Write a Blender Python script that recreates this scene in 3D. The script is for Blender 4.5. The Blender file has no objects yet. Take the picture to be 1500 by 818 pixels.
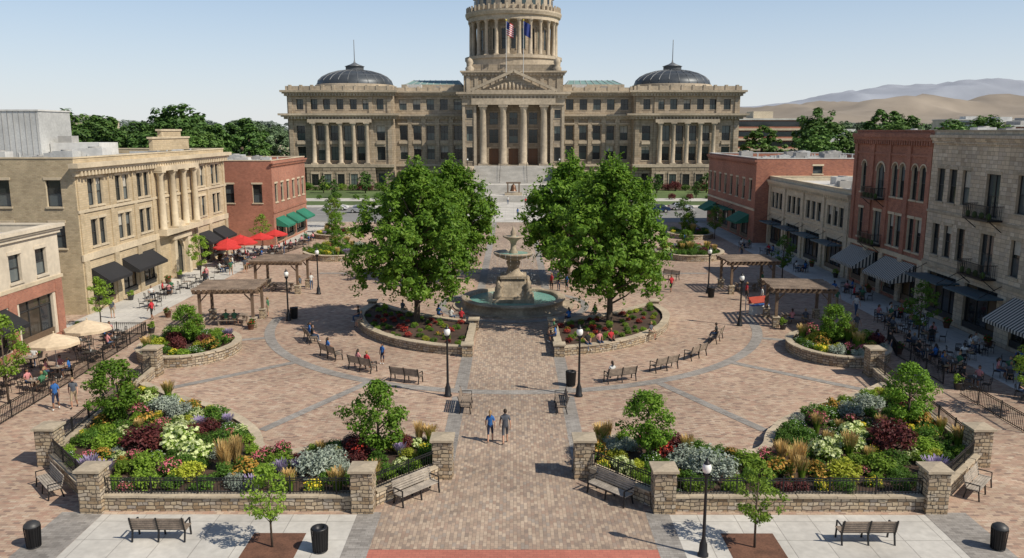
import bpy, math, random
import numpy as np
from mathutils import Matrix, Vector, noise
R=random.Random(7); rad=math.radians
scene=bpy.context.scene
COL=scene.collection
MATS={}
# ---------------------------------------------------------------- materials
def newmat(name):
    m=bpy.data.materials.new(name); m.use_nodes=True
    n=m.node_tree.nodes; l=m.node_tree.links
    b=n['Principled BSDF']; MATS[name]=m
    return m,n,l,b
def inp(node,k,v): node.inputs[k].default_value=v
def c4(c): return (c[0],c[1],c[2],1)
def ramp(n,cols,inter='LINEAR'):
    r=n.new('ShaderNodeValToRGB'); r.color_ramp.interpolation=inter
    e=r.color_ramp.elements
    while len(e)<len(cols): e.new(.5)
    for i,c in enumerate(cols):
        e[i].position=i/(len(cols)-1) if inter=='LINEAR' else i/len(cols)
        e[i].color=c4(c)
    return r
def mixc(n,l,mode,fac,a,b):
    x=n.new('ShaderNodeMix'); x.data_type='RGBA'; x.blend_type=mode
    for sock,val in ((x.inputs[0],fac),(x.inputs[6],a),(x.inputs[7],b)):
        if hasattr(val,'is_linked'): l.new(val,sock)
        elif isinstance(val,(int,float)): sock.default_value=val
        else: sock.default_value=c4(val)
    return x.outputs[2]
def weather(n,l,col,coord,amt=.35,s1=.25,s2=4):
    a=n.new('ShaderNodeTexNoise'); inp(a,'Scale',s1); inp(a,'Detail',6); l.new(coord,a.inputs['Vector'])
    r=ramp(n,[(1-amt,)*3,(1+amt*.3,)*3]); r.color_ramp.elements[0].position=.3; r.color_ramp.elements[1].position=.7
    l.new(a.outputs[0],r.inputs[0])
    o=mixc(n,l,'MULTIPLY',1.0,col,r.outputs[0])
    a=n.new('ShaderNodeTexNoise'); inp(a,'Scale',s2); inp(a,'Detail',5); l.new(coord,a.inputs['Vector'])
    r=ramp(n,[(1-amt*.6,)*3,(1+amt*.3,)*3]); r.color_ramp.elements[0].position=.3; r.color_ramp.elements[1].position=.7
    l.new(a.outputs[0],r.inputs[0])
    return mixc(n,l,'MULTIPLY',1.0,o,r.outputs[0])
def bump(n,l,b,h,strength=.4,dist=.02):
    x=n.new('ShaderNodeBump'); inp(x,'Strength',strength); inp(x,'Distance',dist); l.new(h,x.inputs['Height']); l.new(x.outputs[0],b.inputs['Normal'])
def M_plain(name,col,rough=.75,metal=0,amt=.25,s1=.4,s2=5,bmp=.2):
    m,n,l,b=newmat(name); tc=n.new('ShaderNodeTexCoord')
    rgb=n.new('ShaderNodeRGB'); rgb.outputs[0].default_value=c4(col)
    o=weather(n,l,rgb.outputs[0],tc.outputs['Object'],amt,s1,s2)
    l.new(o,b.inputs['Base Color']); inp(b,'Roughness',rough); inp(b,'Metallic',metal)
    if bmp:
        a=n.new('ShaderNodeTexNoise'); inp(a,'Scale',18); inp(a,'Detail',4); l.new(tc.outputs['Object'],a.inputs['Vector']); bump(n,l,b,a.outputs[0],bmp,.01)
    return m
def M_brick(name,cols,mortar,bw,bh,ms=.012,coord='UV',amt=.25,s1=.2,s2=2.5,rough=.85,bm=.5,rot=0,off=.5,warp=0,squash=1):
    m,n,l,b=newmat(name); tc=n.new('ShaderNodeTexCoord'); mp=n.new('ShaderNodeMapping')
    l.new(tc.outputs[coord],mp.inputs[0]); mp.inputs['Rotation'].default_value=(0,0,rot)
    vec=mp.outputs[0]
    if warp:
        wn=n.new('ShaderNodeTexNoise'); inp(wn,'Scale',2.6); inp(wn,'Detail',1); l.new(vec,wn.inputs['Vector'])
        vm=n.new('ShaderNodeVectorMath'); vm.operation='MULTIPLY_ADD'; l.new(wn.outputs['Color'],vm.inputs[0]); vm.inputs[1].default_value=(warp,)*3; l.new(vec,vm.inputs[2]); vec=vm.outputs[0]
    br=n.new('ShaderNodeTexBrick'); br.offset=off; br.squash=squash; br.squash_frequency=2
    l.new(vec,br.inputs['Vector'])
    inp(br,'Color1',(0,0,0,1)); inp(br,'Color2',(1,1,1,1)); inp(br,'Mortar',(.5,.5,.5,1))
    inp(br,'Scale',1); inp(br,'Mortar Size',ms); inp(br,'Mortar Smooth',.3); inp(br,'Brick Width',bw); inp(br,'Row Height',bh); inp(br,'Bias',0)
    r=ramp(n,cols); l.new(br.outputs['Color'],r.inputs[0])
    o=mixc(n,l,'MIX',br.outputs['Fac'],r.outputs[0],mortar)
    o=weather(n,l,o,tc.outputs['Object'],amt,s1,s2)
    l.new(o,b.inputs['Base Color']); inp(b,'Roughness',rough)
    iv=n.new('ShaderNodeMath'); iv.operation='SUBTRACT'; iv.inputs[0].default_value=1; l.new(br.outputs['Fac'],iv.inputs[1])
    bump(n,l,b,iv.outputs[0],bm,.012)
    return m
def M_leaf(name,a,bcol,c,trans=.3,ns=.9,rough=.55):
    m,n,l,b=newmat(name); tc=n.new('ShaderNodeTexCoord')
    g=n.new('ShaderNodeNewGeometry'); oi=n.new('ShaderNodeObjectInfo')
    a1=n.new('ShaderNodeTexNoise'); inp(a1,'Scale',ns); inp(a1,'Detail',3); l.new(tc.outputs['Object'],a1.inputs['Vector'])
    ad=n.new('ShaderNodeMath'); ad.operation='MULTIPLY_ADD'; l.new(g.outputs['Random Per Island'],ad.inputs[0]); ad.inputs[1].default_value=.5
    sb=n.new('ShaderNodeMath'); sb.operation='SUBTRACT'; l.new(a1.outputs[0],sb.inputs[0]); sb.inputs[1].default_value=.22
    l.new(sb.outputs[0],ad.inputs[2])
    r=ramp(n,[a,bcol,c]); l.new(ad.outputs[0],r.inputs[0])
    hs=n.new('ShaderNodeHueSaturation'); l.new(r.outputs[0],hs.inputs['Color'])
    mr=n.new('ShaderNodeMapRange'); inp(mr,3,.8); inp(mr,4,1.3); l.new(oi.outputs['Random'],mr.inputs[0]); l.new(mr.outputs[0],hs.inputs['Value'])
    l.new(hs.outputs[0],b.inputs['Base Color']); inp(b,'Roughness',rough); inp(b,'Specular IOR Level',.25)
    if trans:
        t=n.new('ShaderNodeBsdfTranslucent'); l.new(hs.outputs[0],t.inputs[0])
        mx=n.new('ShaderNodeMixShader'); mx.inputs[0].default_value=trans
        l.new(b.outputs[0],mx.inputs[1]); l.new(t.outputs[0],mx.inputs[2]); l.new(mx.outputs[0],n['Material Output'].inputs[0])
def M_glass(name,cols,rough=.08):
    m,n,l,b=newmat(name); g=n.new('ShaderNodeNewGeometry'); r=ramp(n,cols,'CONSTANT')
    l.new(g.outputs['Random Per Island'],r.inputs[0]); l.new(r.outputs[0],b.inputs['Base Color'])
    inp(b,'Roughness',rough); inp(b,'Specular IOR Level',.6)
def M_stripe(name,a,bc,w):
    m,n,l,b=newmat(name); tc=n.new('ShaderNodeTexCoord'); s=n.new('ShaderNodeSeparateXYZ'); l.new(tc.outputs['UV'],s.inputs[0])
    d=n.new('ShaderNodeMath'); d.operation='DIVIDE'; l.new(s.outputs[0],d.inputs[0]); d.inputs[1].default_value=w
    f=n.new('ShaderNodeMath'); f.operation='FRACT'; l.new(d.outputs[0],f.inputs[0])
    g=n.new('ShaderNodeMath'); g.operation='GREATER_THAN'; l.new(f.outputs[0],g.inputs[0]); g.inputs[1].default_value=.5
    o=mixc(n,l,'MIX',g.outputs[0],a,bc); l.new(o,b.inputs['Base Color']); inp(b,'Roughness',.85)

M_brick('paver',[(.26,.18,.14),(.45,.31,.225),(.52,.395,.285),(.41,.255,.185),(.54,.435,.33)],(.27,.205,.16),.30,.15,.008,'Object',.3,.08,1.1)
M_brick('paver_walk',[(.26,.20,.16),(.43,.32,.235),(.50,.395,.295),(.34,.235,.175),(.34,.285,.235)],(.24,.19,.15),.30,.15,.009,'Object',.28,.12,1.4,rot=math.pi/2)
M_brick('paver_gray',[(.23,.21,.19),(.35,.325,.295),(.29,.265,.24)],(.20,.185,.165),.3,.15,.008,'Object',.28)
M_brick('concrete_slab',[(.52,.495,.45),(.56,.535,.485)],(.33,.31,.28),1.55,1.55,.02,'Object',.22,.3,3,off=0)
M_brick('red_paving',[(.42,.14,.10),(.48,.17,.12)],(.34,.13,.1),.3,.15,.01,'Object',.15)
M_plain('asphalt',(.24,.235,.225),.9,0,.25,.06,2)
M_plain('road_paint',(.6,.6,.57),.7)
M_plain('kerb',(.46,.44,.40),.85)
M_plain('terrain',(.16,.17,.08),.95,0,.5,.01,.15,0)
M_plain('lawn',(.11,.165,.05),.95,0,.45,.08,.9)
M_plain('mulch',(.085,.05,.032),.95,0,.5,.8,9,.8)
M_plain('mulch_red',(.16,.075,.045),.95,0,.4,1.5,12,.8)
M_brick('rubble',[(.24,.165,.10),(.42,.31,.19),(.52,.43,.30),(.32,.245,.18),(.56,.47,.34),(.36,.32,.28)],(.12,.095,.07),.40,.17,.022,'UV',.25,.5,7,.9,1.0,warp=.16,squash=.6)
M_plain('capstone',(.48,.40,.29),.85,0,.3,.8,6)
M_brick('sandstone',[(.33,.26,.18),(.46,.375,.27),(.39,.315,.22),(.43,.355,.27)],(.22,.175,.125),1.4,.62,.035,'UV',.34,.07,.9,bm=.5)
M_brick('sandstone_rusticated',[(.32,.255,.175),(.43,.35,.25),(.38,.305,.215)],(.10,.08,.06),2.2,.86,.075,'UV',.34,.07,.9,bm=1)
M_plain('sandstone_trim',(.50,.415,.305),.8,0,.36,.12,1.6)
M_plain('copper_roof',(.22,.35,.32),.6,.1)
M_plain('slate_dome',(.075,.085,.095),.45,.3,.3,.2,3)
M_plain('dome_rib',(.16,.17,.18),.5,.3)
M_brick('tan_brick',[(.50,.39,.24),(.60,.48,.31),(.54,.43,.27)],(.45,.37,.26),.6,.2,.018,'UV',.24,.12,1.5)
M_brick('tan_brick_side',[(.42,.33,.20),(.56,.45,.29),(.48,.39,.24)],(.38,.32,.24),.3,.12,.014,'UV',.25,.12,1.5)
M_plain('cream',(.61,.51,.36),.8,0,.24,.3,3)
M_plain('cream_stucco',(.63,.55,.43),.85,0,.2,.3,3)
M_brick('red_brick',[(.33,.11,.065),(.46,.17,.10),(.39,.14,.08),(.29,.10,.07)],(.34,.24,.18),.3,.1,.012,'UV',.25,.2,2)
M_brick('red_brick_r',[(.36,.13,.08),(.47,.18,.11),(.40,.15,.09)],(.36,.25,.19),.3,.1,.012,'UV',.25,.2,2)
M_brick('stone_block',[(.42,.34,.245),(.66,.55,.40),(.58,.475,.345),(.51,.43,.335),(.70,.60,.46)],(.35,.29,.22),.72,.32,.02,'UV',.2,.3,3,bm=.9,squash=.7)
M_brick('beige_brick',[(.54,.445,.31),(.65,.56,.41),(.60,.51,.36)],(.42,.36,.28),.45,.16,.014,'UV',.2,.2,2)
M_plain('roof_white',(.62,.61,.58),.8,0,.25,.2,2)
M_plain('roof_gray',(.38,.37,.35),.9,0,.3,.2,2)
M_plain('dark_metal',(.025,.025,.027),.45,.4,.1)
M_plain('frame_dark',(.04,.04,.04),.5)
M_plain('frame_wood',(.16,.11,.07),.6)
M_plain('white_metal',(.55,.55,.53),.5,.1)
M_plain('bronze_door',(.16,.075,.035),.4,.3)
M_plain('awning_black',(.018,.018,.02),.8)
M_plain('awning_green',(.02,.18,.11),.75)
M_plain('canopy_blue',(.07,.13,.17),.5,.2)
M_stripe('awning_stripe',(.05,.05,.05),(.55,.52,.46),.34)
M_plain('umbrella_cream',(.68,.54,.37),.85)
M_plain('umbrella_red',(.60,.035,.03),.8)
M_plain('wood_bench',(.30,.235,.18),.75,0,.4,3,20)
M_plain('wood_bench_pale',(.44,.385,.32),.75,0,.4,3,20)
M_plain('wood_pergola',(.19,.125,.08),.75,0,.4,1,12)
M_plain('wood_pergola_roof',(.36,.27,.20),.8,0,.5,1,9)
M_plain('bark',(.11,.08,.055),.95,0,.4,2,15,.8)
M_plain('lamp_globe',(.8,.8,.76),.25,0,.02)
M_plain('fountain_stone',(.43,.35,.25),.75,0,.5,.8,5,.4)
M_plain('red_cloth',(.6,.1,.06),.8); M_plain('white_cloth',(.75,.75,.72),.8)
M_plain('hills',(.29,.245,.195),1,0,.35,.0012,.006,0)
M_plain('hills_far_hazed',(.31,.335,.385),1,0,.14,.0008,.004,0)  # pale bluish grey: aerial haze painted into the hill colour
M_plain('flag_red',(.55,.03,.04),.8); M_plain('flag_white',(.8,.8,.8),.8); M_plain('flag_blue',(.02,.04,.2),.8)
m,n,l,b=newmat('water'); inp(b,'Base Color',(.18,.38,.33,1)); inp(b,'Roughness',.06)
tx=n.new('ShaderNodeTexNoise'); inp(tx,'Scale',5); tc=n.new('ShaderNodeTexCoord'); l.new(tc.outputs['Object'],tx.inputs[0]); bump(n,l,b,tx.outputs[0],.6,.06)
M_glass('glass',[(.02,.026,.03),(.04,.05,.055),(.075,.09,.095),(.025,.03,.03),(.13,.15,.15)])
M_glass('glass_cap',[(.012,.015,.015),(.025,.032,.032),(.045,.065,.06),(.015,.018,.016),(.02,.024,.024),(.10,.13,.12)],.15)
M_plain('blind',(.5,.47,.4),.7)
M_glass('shop_glass',[(.02,.02,.02),(.06,.05,.038),(.03,.035,.04),(.12,.085,.05)],.06)
M_leaf('leaf_tree',(.04,.095,.01),(.12,.235,.022),(.25,.38,.048),.38,.8)
M_leaf('leaf_lime',(.08,.155,.015),(.20,.32,.036),(.32,.44,.07),.4,2)
M_leaf('leaf_mid',(.035,.085,.012),(.085,.175,.024),(.17,.29,.038),.35,2)
M_leaf('leaf_dark',(.035,.08,.018),(.07,.14,.03),(.125,.205,.048),.15,.3)
M_leaf('leaf_midfar',(.05,.10,.02),(.10,.185,.038),(.165,.265,.06),.15,.3)
M_leaf('leaf_far_hazed',(.07,.115,.05),(.11,.165,.08),(.15,.215,.105),0,.12)  # distance haze mixed into the greens, here and in leaf_hazy
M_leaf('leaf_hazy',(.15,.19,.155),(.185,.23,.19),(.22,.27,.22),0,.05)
M_leaf('leaf_maroon',(.055,.015,.017),(.12,.03,.03),(.20,.058,.045),.25,2)
M_leaf('leaf_silver',(.19,.23,.17),(.31,.36,.29),(.44,.48,.42),.2,2)
M_leaf('leaf_yellow',(.20,.24,.02),(.38,.42,.045),(.54,.54,.08),.35,2)
M_leaf('leaf_white',(.32,.40,.12),(.52,.58,.27),(.68,.71,.45),.3,2)
M_leaf('leaf_orange',(.27,.13,.02),(.48,.28,.055),(.60,.40,.11),.3,2)
M_leaf('straw',(.34,.22,.08),(.55,.38,.15),(.68,.51,.24),.3,2)
M_leaf('fl_pink',(.45,.06,.10),(.6,.16,.2),(.7,.35,.36),.2,2)
M_leaf('fl_purple',(.24,.18,.34),(.37,.30,.47),(.47,.41,.55),.2,2)
M_leaf('fl_yellow',(.6,.42,.02),(.75,.6,.04),(.8,.7,.15),.2,2)
M_leaf('fl_red',(.35,.02,.02),(.5,.05,.03),(.6,.1,.06),.2,2)
CL={'blue':(.03,.13,.38),'gray':(.09,.10,.12),'navy':(.02,.03,.07),'red':(.5,.03,.04),'white':(.65,.65,.62),'black':(.02,.02,.02),'khaki':(.36,.28,.18),'denim':(.06,.10,.18),'green':(.05,.16,.08),'pink':(.6,.25,.25)}
for k,c in CL.items(): M_plain('cloth_'+k,c,.9,0,.2,6,30,0)
M_plain('skin_a',(.48,.27,.18),.6,0,.05,bmp=0); M_plain('skin_b',(.28,.14,.085),.6,0,.05,bmp=0)
M_plain('hair_dark',(.03,.018,.01),.7); M_plain('hair_blond',(.32,.2,.09),.7); M_plain('lip',(.35,.1,.08),.6)
M_plain('car_paint_silver',(.5,.52,.54),.25,.5,.03,bmp=0); M_plain('car_paint_blue',(.03,.06,.14),.2,.4,.03,bmp=0); M_plain('car_paint_white',(.7,.7,.7),.2,.1,.03,bmp=0); M_plain('rubber',(.02,.02,.02),.9)
# ---------------------------------------------------------------- mesh builder
class MB:
    def __init__(s): s.v=[];s.f=[];s.mi=[];s.sm=[];s.mats=[];s.T=Matrix.Identity(4)
    def slot(s,m):
        if m not in s.mats: s.mats.append(m)
        return s.mats.index(m)
    def add(s,vs,fs,m,sm=False):
        b=len(s.v); T=s.T
        s.v+= [tuple(T@Vector(p)) for p in vs]
        k=s.slot(m)
        for f in fs: s.f.append([b+i for i in f]); s.mi.append(k); s.sm.append(sm)
    def quad(s,a,b,c,d,m): s.add([a,b,c,d],[(0,1,2,3)],m)
    def box(s,x0,x1,y0,y1,z0,z1,m):
        s.add([(x0,y0,z0),(x1,y0,z0),(x1,y1,z0),(x0,y1,z0),(x0,y0,z1),(x1,y0,z1),(x1,y1,z1),(x0,y1,z1)],
              [(0,3,2,1),(4,5,6,7),(0,1,5,4),(1,2,6,5),(2,3,7,6),(3,0,4,7)],m)
    def bar(s,p,q,w,h,m):
        p=Vector(p);q=Vector(q);d=(q-p);L=d.length;d.normalize()
        up=Vector((0,0,1)) if abs(d.z)<.95 else Vector((0,1,0))
        sd=d.cross(up).normalized()*w/2; u=sd.cross(d).normalized()*h/2
        vs=[p-sd-u,p+sd-u,p+sd+u,p-sd+u,q-sd-u,q+sd-u,q+sd+u,q-sd+u]
        s.add(vs,[(3,2,1,0),(4,5,6,7),(0,1,5,4),(1,2,6,5),(2,3,7,6),(3,0,4,7)],m)
    def lathe(s,prof,m,seg=24,c=(0,0,0),sm=True,sx=1,sy=1):
        vs=[];fs=[]
        for r,z in prof:
            for i in range(seg):
                a=2*math.pi*i/seg; vs.append((c[0]+sx*r*math.cos(a),c[1]+sy*r*math.sin(a),c[2]+z))
        for j in range(len(prof)-1):
            for i in range(seg):
                k=(i+1)%seg; fs.append((j*seg+i,j*seg+k,(j+1)*seg+k,(j+1)*seg+i))
        s.add(vs,fs,m,sm)
    def cyl(s,c,r,z0,z1,m,seg=12,r2=None,sm=True):
        r2=r if r2 is None else r2
        s.lathe([(.0001,z0),(r,z0)],m,seg,c,False); s.lathe([(r,z0),(r2,z1)],m,seg,c,sm); s.lathe([(r2,z1),(.0001,z1)],m,seg,c,False)
    def tube(s,pts,rs,m,seg=6,sm=True):
        vs=[];fs=[]
        for j,p in enumerate(pts):
            p=Vector(p); a=Vector(pts[max(0,j-1)]); b=Vector(pts[min(len(pts)-1,j+1)]); d=(b-a).normalized()
            up=Vector((0,0,1)) if abs(d.z)<.9 else Vector((1,0,0))
            x=d.cross(up).normalized(); y=d.cross(x)
            for i in range(seg):
                t=2*math.pi*i/seg; vs.append(p+(x*math.cos(t)+y*math.sin(t))*rs[j])
        for j in range(len(pts)-1):
            for i in range(seg):
                k=(i+1)%seg; fs.append((j*seg+i,(j+1)*seg+i,(j+1)*seg+k,j*seg+k))
        fs.append(tuple(range(seg))); fs.append(tuple(reversed(range((len(pts)-1)*seg,len(pts)*seg))))
        s.add(vs,fs,m,sm)
    def ell(s,c,r,m,seg=10,rings=7,flt=None):
        vs=[];fs=[]
        for j in range(rings+1):
            t=math.pi*j/rings
            for i in range(seg):
                a=2*math.pi*i/seg; vs.append((c[0]+r[0]*math.sin(t)*math.cos(a),c[1]+r[1]*math.sin(t)*math.sin(a),c[2]+r[2]*math.cos(t)))
        for j in range(rings):
            for i in range(seg):
                k=(i+1)%seg; f=(j*seg+i,(j+1)*seg+i,(j+1)*seg+k,j*seg+k)
                if flt:
                    q=[sum(vs[x][d] for x in f)/4 for d in range(3)]
                    if not flt(q): continue
                fs.append(f)
        s.add(vs,fs,m,True)
    def poly(s,pts,z,m):
        A=sum(pts[i-1][0]*pts[i][1]-pts[i][0]*pts[i-1][1] for i in range(len(pts)))
        if A<0: pts=pts[::-1]
        s.add([(p[0],p[1],z) for p in pts],[tuple(range(len(pts)))],m)
    def mesh(s,name,uv=True):
        me=bpy.data.meshes.new(name); me.from_pydata(s.v,[],s.f)
        for m in s.mats: me.materials.append(MATS[m])
        me.polygons.foreach_set('material_index',s.mi); me.polygons.foreach_set('use_smooth',s.sm)
        if uv and len(s.f):
            nl=len(me.loops); np_=len(me.polygons)
            lv=np.empty(nl,int); me.loops.foreach_get('vertex_index',lv)
            lt=np.empty(np_,int); me.polygons.foreach_get('loop_total',lt)
            N=np.empty(np_*3); me.polygons.foreach_get('normal',N); N=np.repeat(N.reshape(-1,3),lt,axis=0)
            P=np.array(s.v)[lv]
            t=np.stack([-N[:,1],N[:,0],np.zeros(nl)],1); ln=np.linalg.norm(t,axis=1,keepdims=True); flat=(ln[:,0]<.3)
            t=t/np.maximum(ln,1e-6); bt=np.cross(N,t)
            u=np.where(flat,P[:,0],(P*t).sum(1)); v=np.where(flat,P[:,1],(P*bt).sum(1))
            ul=me.uv_layers.new(name='UVMap'); ul.data.foreach_set('uv',np.stack([u,v],1).ravel())
        me.update(); return me
    def obj(s,name,parent=None,uv=True,loc=(0,0,0),rot=0,sc=1):
        return put(s.mesh(name,uv),name,loc[0],loc[1],rot,sc,loc[2],parent)
def put(me,name,x,y,rot=0,sc=1,z=0,parent=None):
    o=bpy.data.objects.new(name,me); o.location=(x,y,z); o.rotation_euler=(0,0,rot)
    o.scale=(sc,sc,sc) if isinstance(sc,(int,float)) else sc
    COL.objects.link(o)
    if parent: o.parent=parent
    return o
def empty(name,x=0,y=0,z=0):
    o=bpy.data.objects.new(name,None); o.location=(x,y,z); COL.objects.link(o); return o
def face(dx,dy): return math.atan2(-dx,dy)
def TR(x,y,z=0,deg=0): return Matrix.Translation((x,y,z))@Matrix.Rotation(rad(deg),4,'Z')
def flat(name,polys,z,m):
    mb=MB()
    for p in polys: mb.poly(p,z,m)
    return mb.obj(name)
def rect(x0,x1,y0,y1): return [(x0,y0),(x1,y0),(x1,y1),(x0,y1)]
# ---------------------------------------------------------------- facade
def wall(mb,L,z0,z1,ops,mw,depth=.28,fr='frame_dark',glass='glass',trim=None,blinds=.3):
    us=sorted({0,L}|{o[0] for o in ops}|{o[1] for o in ops}); zs=sorted({z0,z1}|{o[2] for o in ops}|{o[3] for o in ops})
    for i in range(len(us)-1):
        for j in range(len(zs)-1):
            uc=(us[i]+us[i+1])/2; zc=(zs[j]+zs[j+1])/2
            if any(o[0]<uc<o[1] and o[2]<zc<o[3] for o in ops): continue
            mb.quad((us[i],0,zs[j]),(us[i+1],0,zs[j]),(us[i+1],0,zs[j+1]),(us[i],0,zs[j+1]),mw)
    for o in ops:
        u0,u1,a,b=o[:4]; k=o[4] if len(o)>4 else 'w'; d=depth
        rv=trim or mw
        mb.quad((u0,0,a),(u0,d,a),(u0,d,b),(u0,0,b),rv); mb.quad((u1,0,b),(u1,d,b),(u1,d,a),(u1,0,a),rv)
        mb.quad((u0,0,b),(u0,d,b),(u1,d,b),(u1,0,b),rv); mb.quad((u0,d,a),(u0,0,a),(u1,0,a),(u1,d,a),rv)
        g='shop_glass' if k=='s' else glass
        if k=='dr': g='bronze_door'
        ft=.07 if (u1-u0)<3 else .1; e=.003
        def fb(x0,x1,y0,y1): mb.box(x0,x1,d-.07,d-.012,y0,y1,fr)
        if k in('w','a','s','dr'):
            if k=='s':
                n=max(2,int(round((u1-u0)/1.3))); zt=b-.75
                for i in range(n):
                    x0=u0+(u1-u0)*i/n; x1=u0+(u1-u0)*(i+1)/n
                    mb.quad((x0,d,a),(x1,d,a),(x1,d,zt),(x0,d,zt),g); mb.quad((x0,d,zt),(x1,d,zt),(x1,d,b),(x0,d,b),g)
                    if i: fb(x0-.04,x0+.04,a+ft,b-ft)
                fb(u0+ft,u1-ft,zt-.04,zt+.04)
                mb.box(u0+e,u1-e,.1,d-.075,a+e,a+.5,'frame_wood' if R.random()<.4 else fr)
            else:
                zm=(a+b)/2
                mb.quad((u0,d,a),(u1,d,a),(u1,d,zm),(u0,d,zm),g); mb.quad((u0,d+.0,zm),(u1,d+.0,zm),(u1,d,b),(u0,d,b),g)
                fb(u0+ft,u1-ft,zm-.03,zm+.03)
                if (u1-u0)>1.5: fb((u0+u1)/2-.035,(u0+u1)/2+.035,a+ft,b-ft)
                if k=='w' and R.random()<blinds:
                    h=(b-a)*R.choice([.25,.4,.5]); mb.box(u0+ft,u1-ft,d-.009,d-.004,b-h,b-ft,'blind')
            fb(u0+e,u0+ft,a+e,b-e); fb(u1-ft,u1-e,a+e,b-e); fb(u0+ft,u1-ft,a+e,a+ft); fb(u0+ft,u1-ft,b-ft,b-e)
        if k=='a':
            r=(u1-u0)/2; um=(u0+u1)/2; s=b-r; N=6
            for sg,cx in ((-1,u0),(1,u1)):
                pts=[(um+sg*r*math.cos(t*math.pi/2/N),s+r*math.sin(t*math.pi/2/N)) for t in range(N+1)]
                for i in range(N):
                    p,q=pts[i],pts[i+1]
                    tri=[(cx,-.002,b),(p[0],-.002,p[1]),(q[0],-.002,q[1])]
                    mb.add(tri if sg>0 else tri[::-1],[(0,1,2)] if sg<0 else [(2,1,0)],mw)
                    mb.quad((p[0],-.002,p[1]),(q[0],-.002,q[1]),(q[0],d,q[1]),(p[0],d,p[1]),rv)
                    if trim:
                        P=[(um+(p[0]-um)*f,s+(p[1]-s)*f) for f in(1,1.22)]; Q=[(um+(q[0]-um)*f,s+(q[1]-s)*f) for f in(1,1.22)]
                        mb.quad((P[0][0],-.05,P[0][1]),(P[1][0],-.05,P[1][1]),(Q[1][0],-.05,Q[1][1]),(Q[0][0],-.05,Q[0][1]),trim)
                        mb.quad((P[1][0],-.05,P[1][1]),(P[1][0],0,P[1][1]),(Q[1][0],0,Q[1][1]),(Q[1][0],-.05,Q[1][1]),trim)
        if trim and k=='w':
            mb.box(u0-.12,u1+.12,-.1,d-.1,a-.14,a+.012,trim); mb.box(u0-.12,u1+.12,-.05,.02,b-.004,b+.24,trim)
        elif trim and k=='a': mb.box(u0-.12,u1+.12,-.1,d-.1,a-.14,a+.012,trim)
def awning(mb,u0,u1,z,proj,drop,m,val=.25):
    mb.quad((u0,-.01,z),(u0,-proj,z-drop),(u1,-proj,z-drop),(u1,-.01,z),m)
    mb.quad((u0,-proj,z-drop),(u0,-proj,z-drop-val),(u1,-proj,z-drop-val),(u1,-proj,z-drop),m)
    for u in(u0,u1): mb.add([(u,-.01,z),(u,-proj,z-drop),(u,-proj,z-drop-val),(u,-.01,z-drop)],[(0,1,2,3)],m)
    mb.bar((u0,-.02,z-drop-.1),(u0,-proj,z-drop-val),.03,.03,'dark_metal'); mb.bar((u1,-.02,z-drop-.1),(u1,-proj,z-drop-val),.03,.03,'dark_metal')
def canopy(mb,u0,u1,z,proj,m):
    mb.box(u0,u1,-proj,-.01,z,z+.14,m)
    for u in(u0+.2,u1-.2): mb.bar((u,-.03,z+1.1),(u,-proj+.1,z+.12),.04,.04,'dark_metal')
def balcony(mb,u0,u1,z,proj=1.15):
    mb.box(u0,u1,-proj,-.005,z-.14,z,'dark_metal')
    n=int((u1-u0)/.13)
    for i in range(n+1):
        x=u0+(u1-u0)*i/n; mb.box(x-.012,x+.012,-proj+.01,-proj+.035,z,z+1,'dark_metal')
    for sx in(u0,u1):
        for i in range(8): y=-proj+.14*i; mb.box(sx-.012,sx+.012,y,y+.025,z,z+1,'dark_metal')
        mb.box(sx-.03,sx+.03,-proj,0,z+1,z+1.05,'dark_metal')
        mb.bar((sx,-.03,z-.9),(sx,-proj+.2,z-.14),.06,.06,'dark_metal')
    mb.box(u0+.03,u1-.03,-proj-.01,-proj+.045,z+1,z+1.05,'dark_metal')
    for i in range(4):
        x=u0+.35+i*(u1-u0-.6)/3; mb.ell((x,-proj+.22,z+.25),(.2,.18,.28),'leaf_dark',6,4)
def cornice(mb,L,z,h,proj,m,ends=True,dent=0,dm=None):
    e=proj if ends else 0
    mb.box(-e*.4,L+e*.4,-proj*.4,.02,z,z+h*.4,m); mb.box(-e*.7,L+e*.7,-proj*.7,.02,z+h*.4,z+h*.65,m); mb.box(-e,L+e,-proj,.02,z+h*.65,z+h,m)
    if dent:
        n=int(L/dent)
        for i in range(n):
            u=(i+.5)*L/n; mb.box(u-dent*.22,u+dent*.22,-proj*.68,-proj*.4+.01,z+.02,z+h*.4-.002,dm or m)
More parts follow.
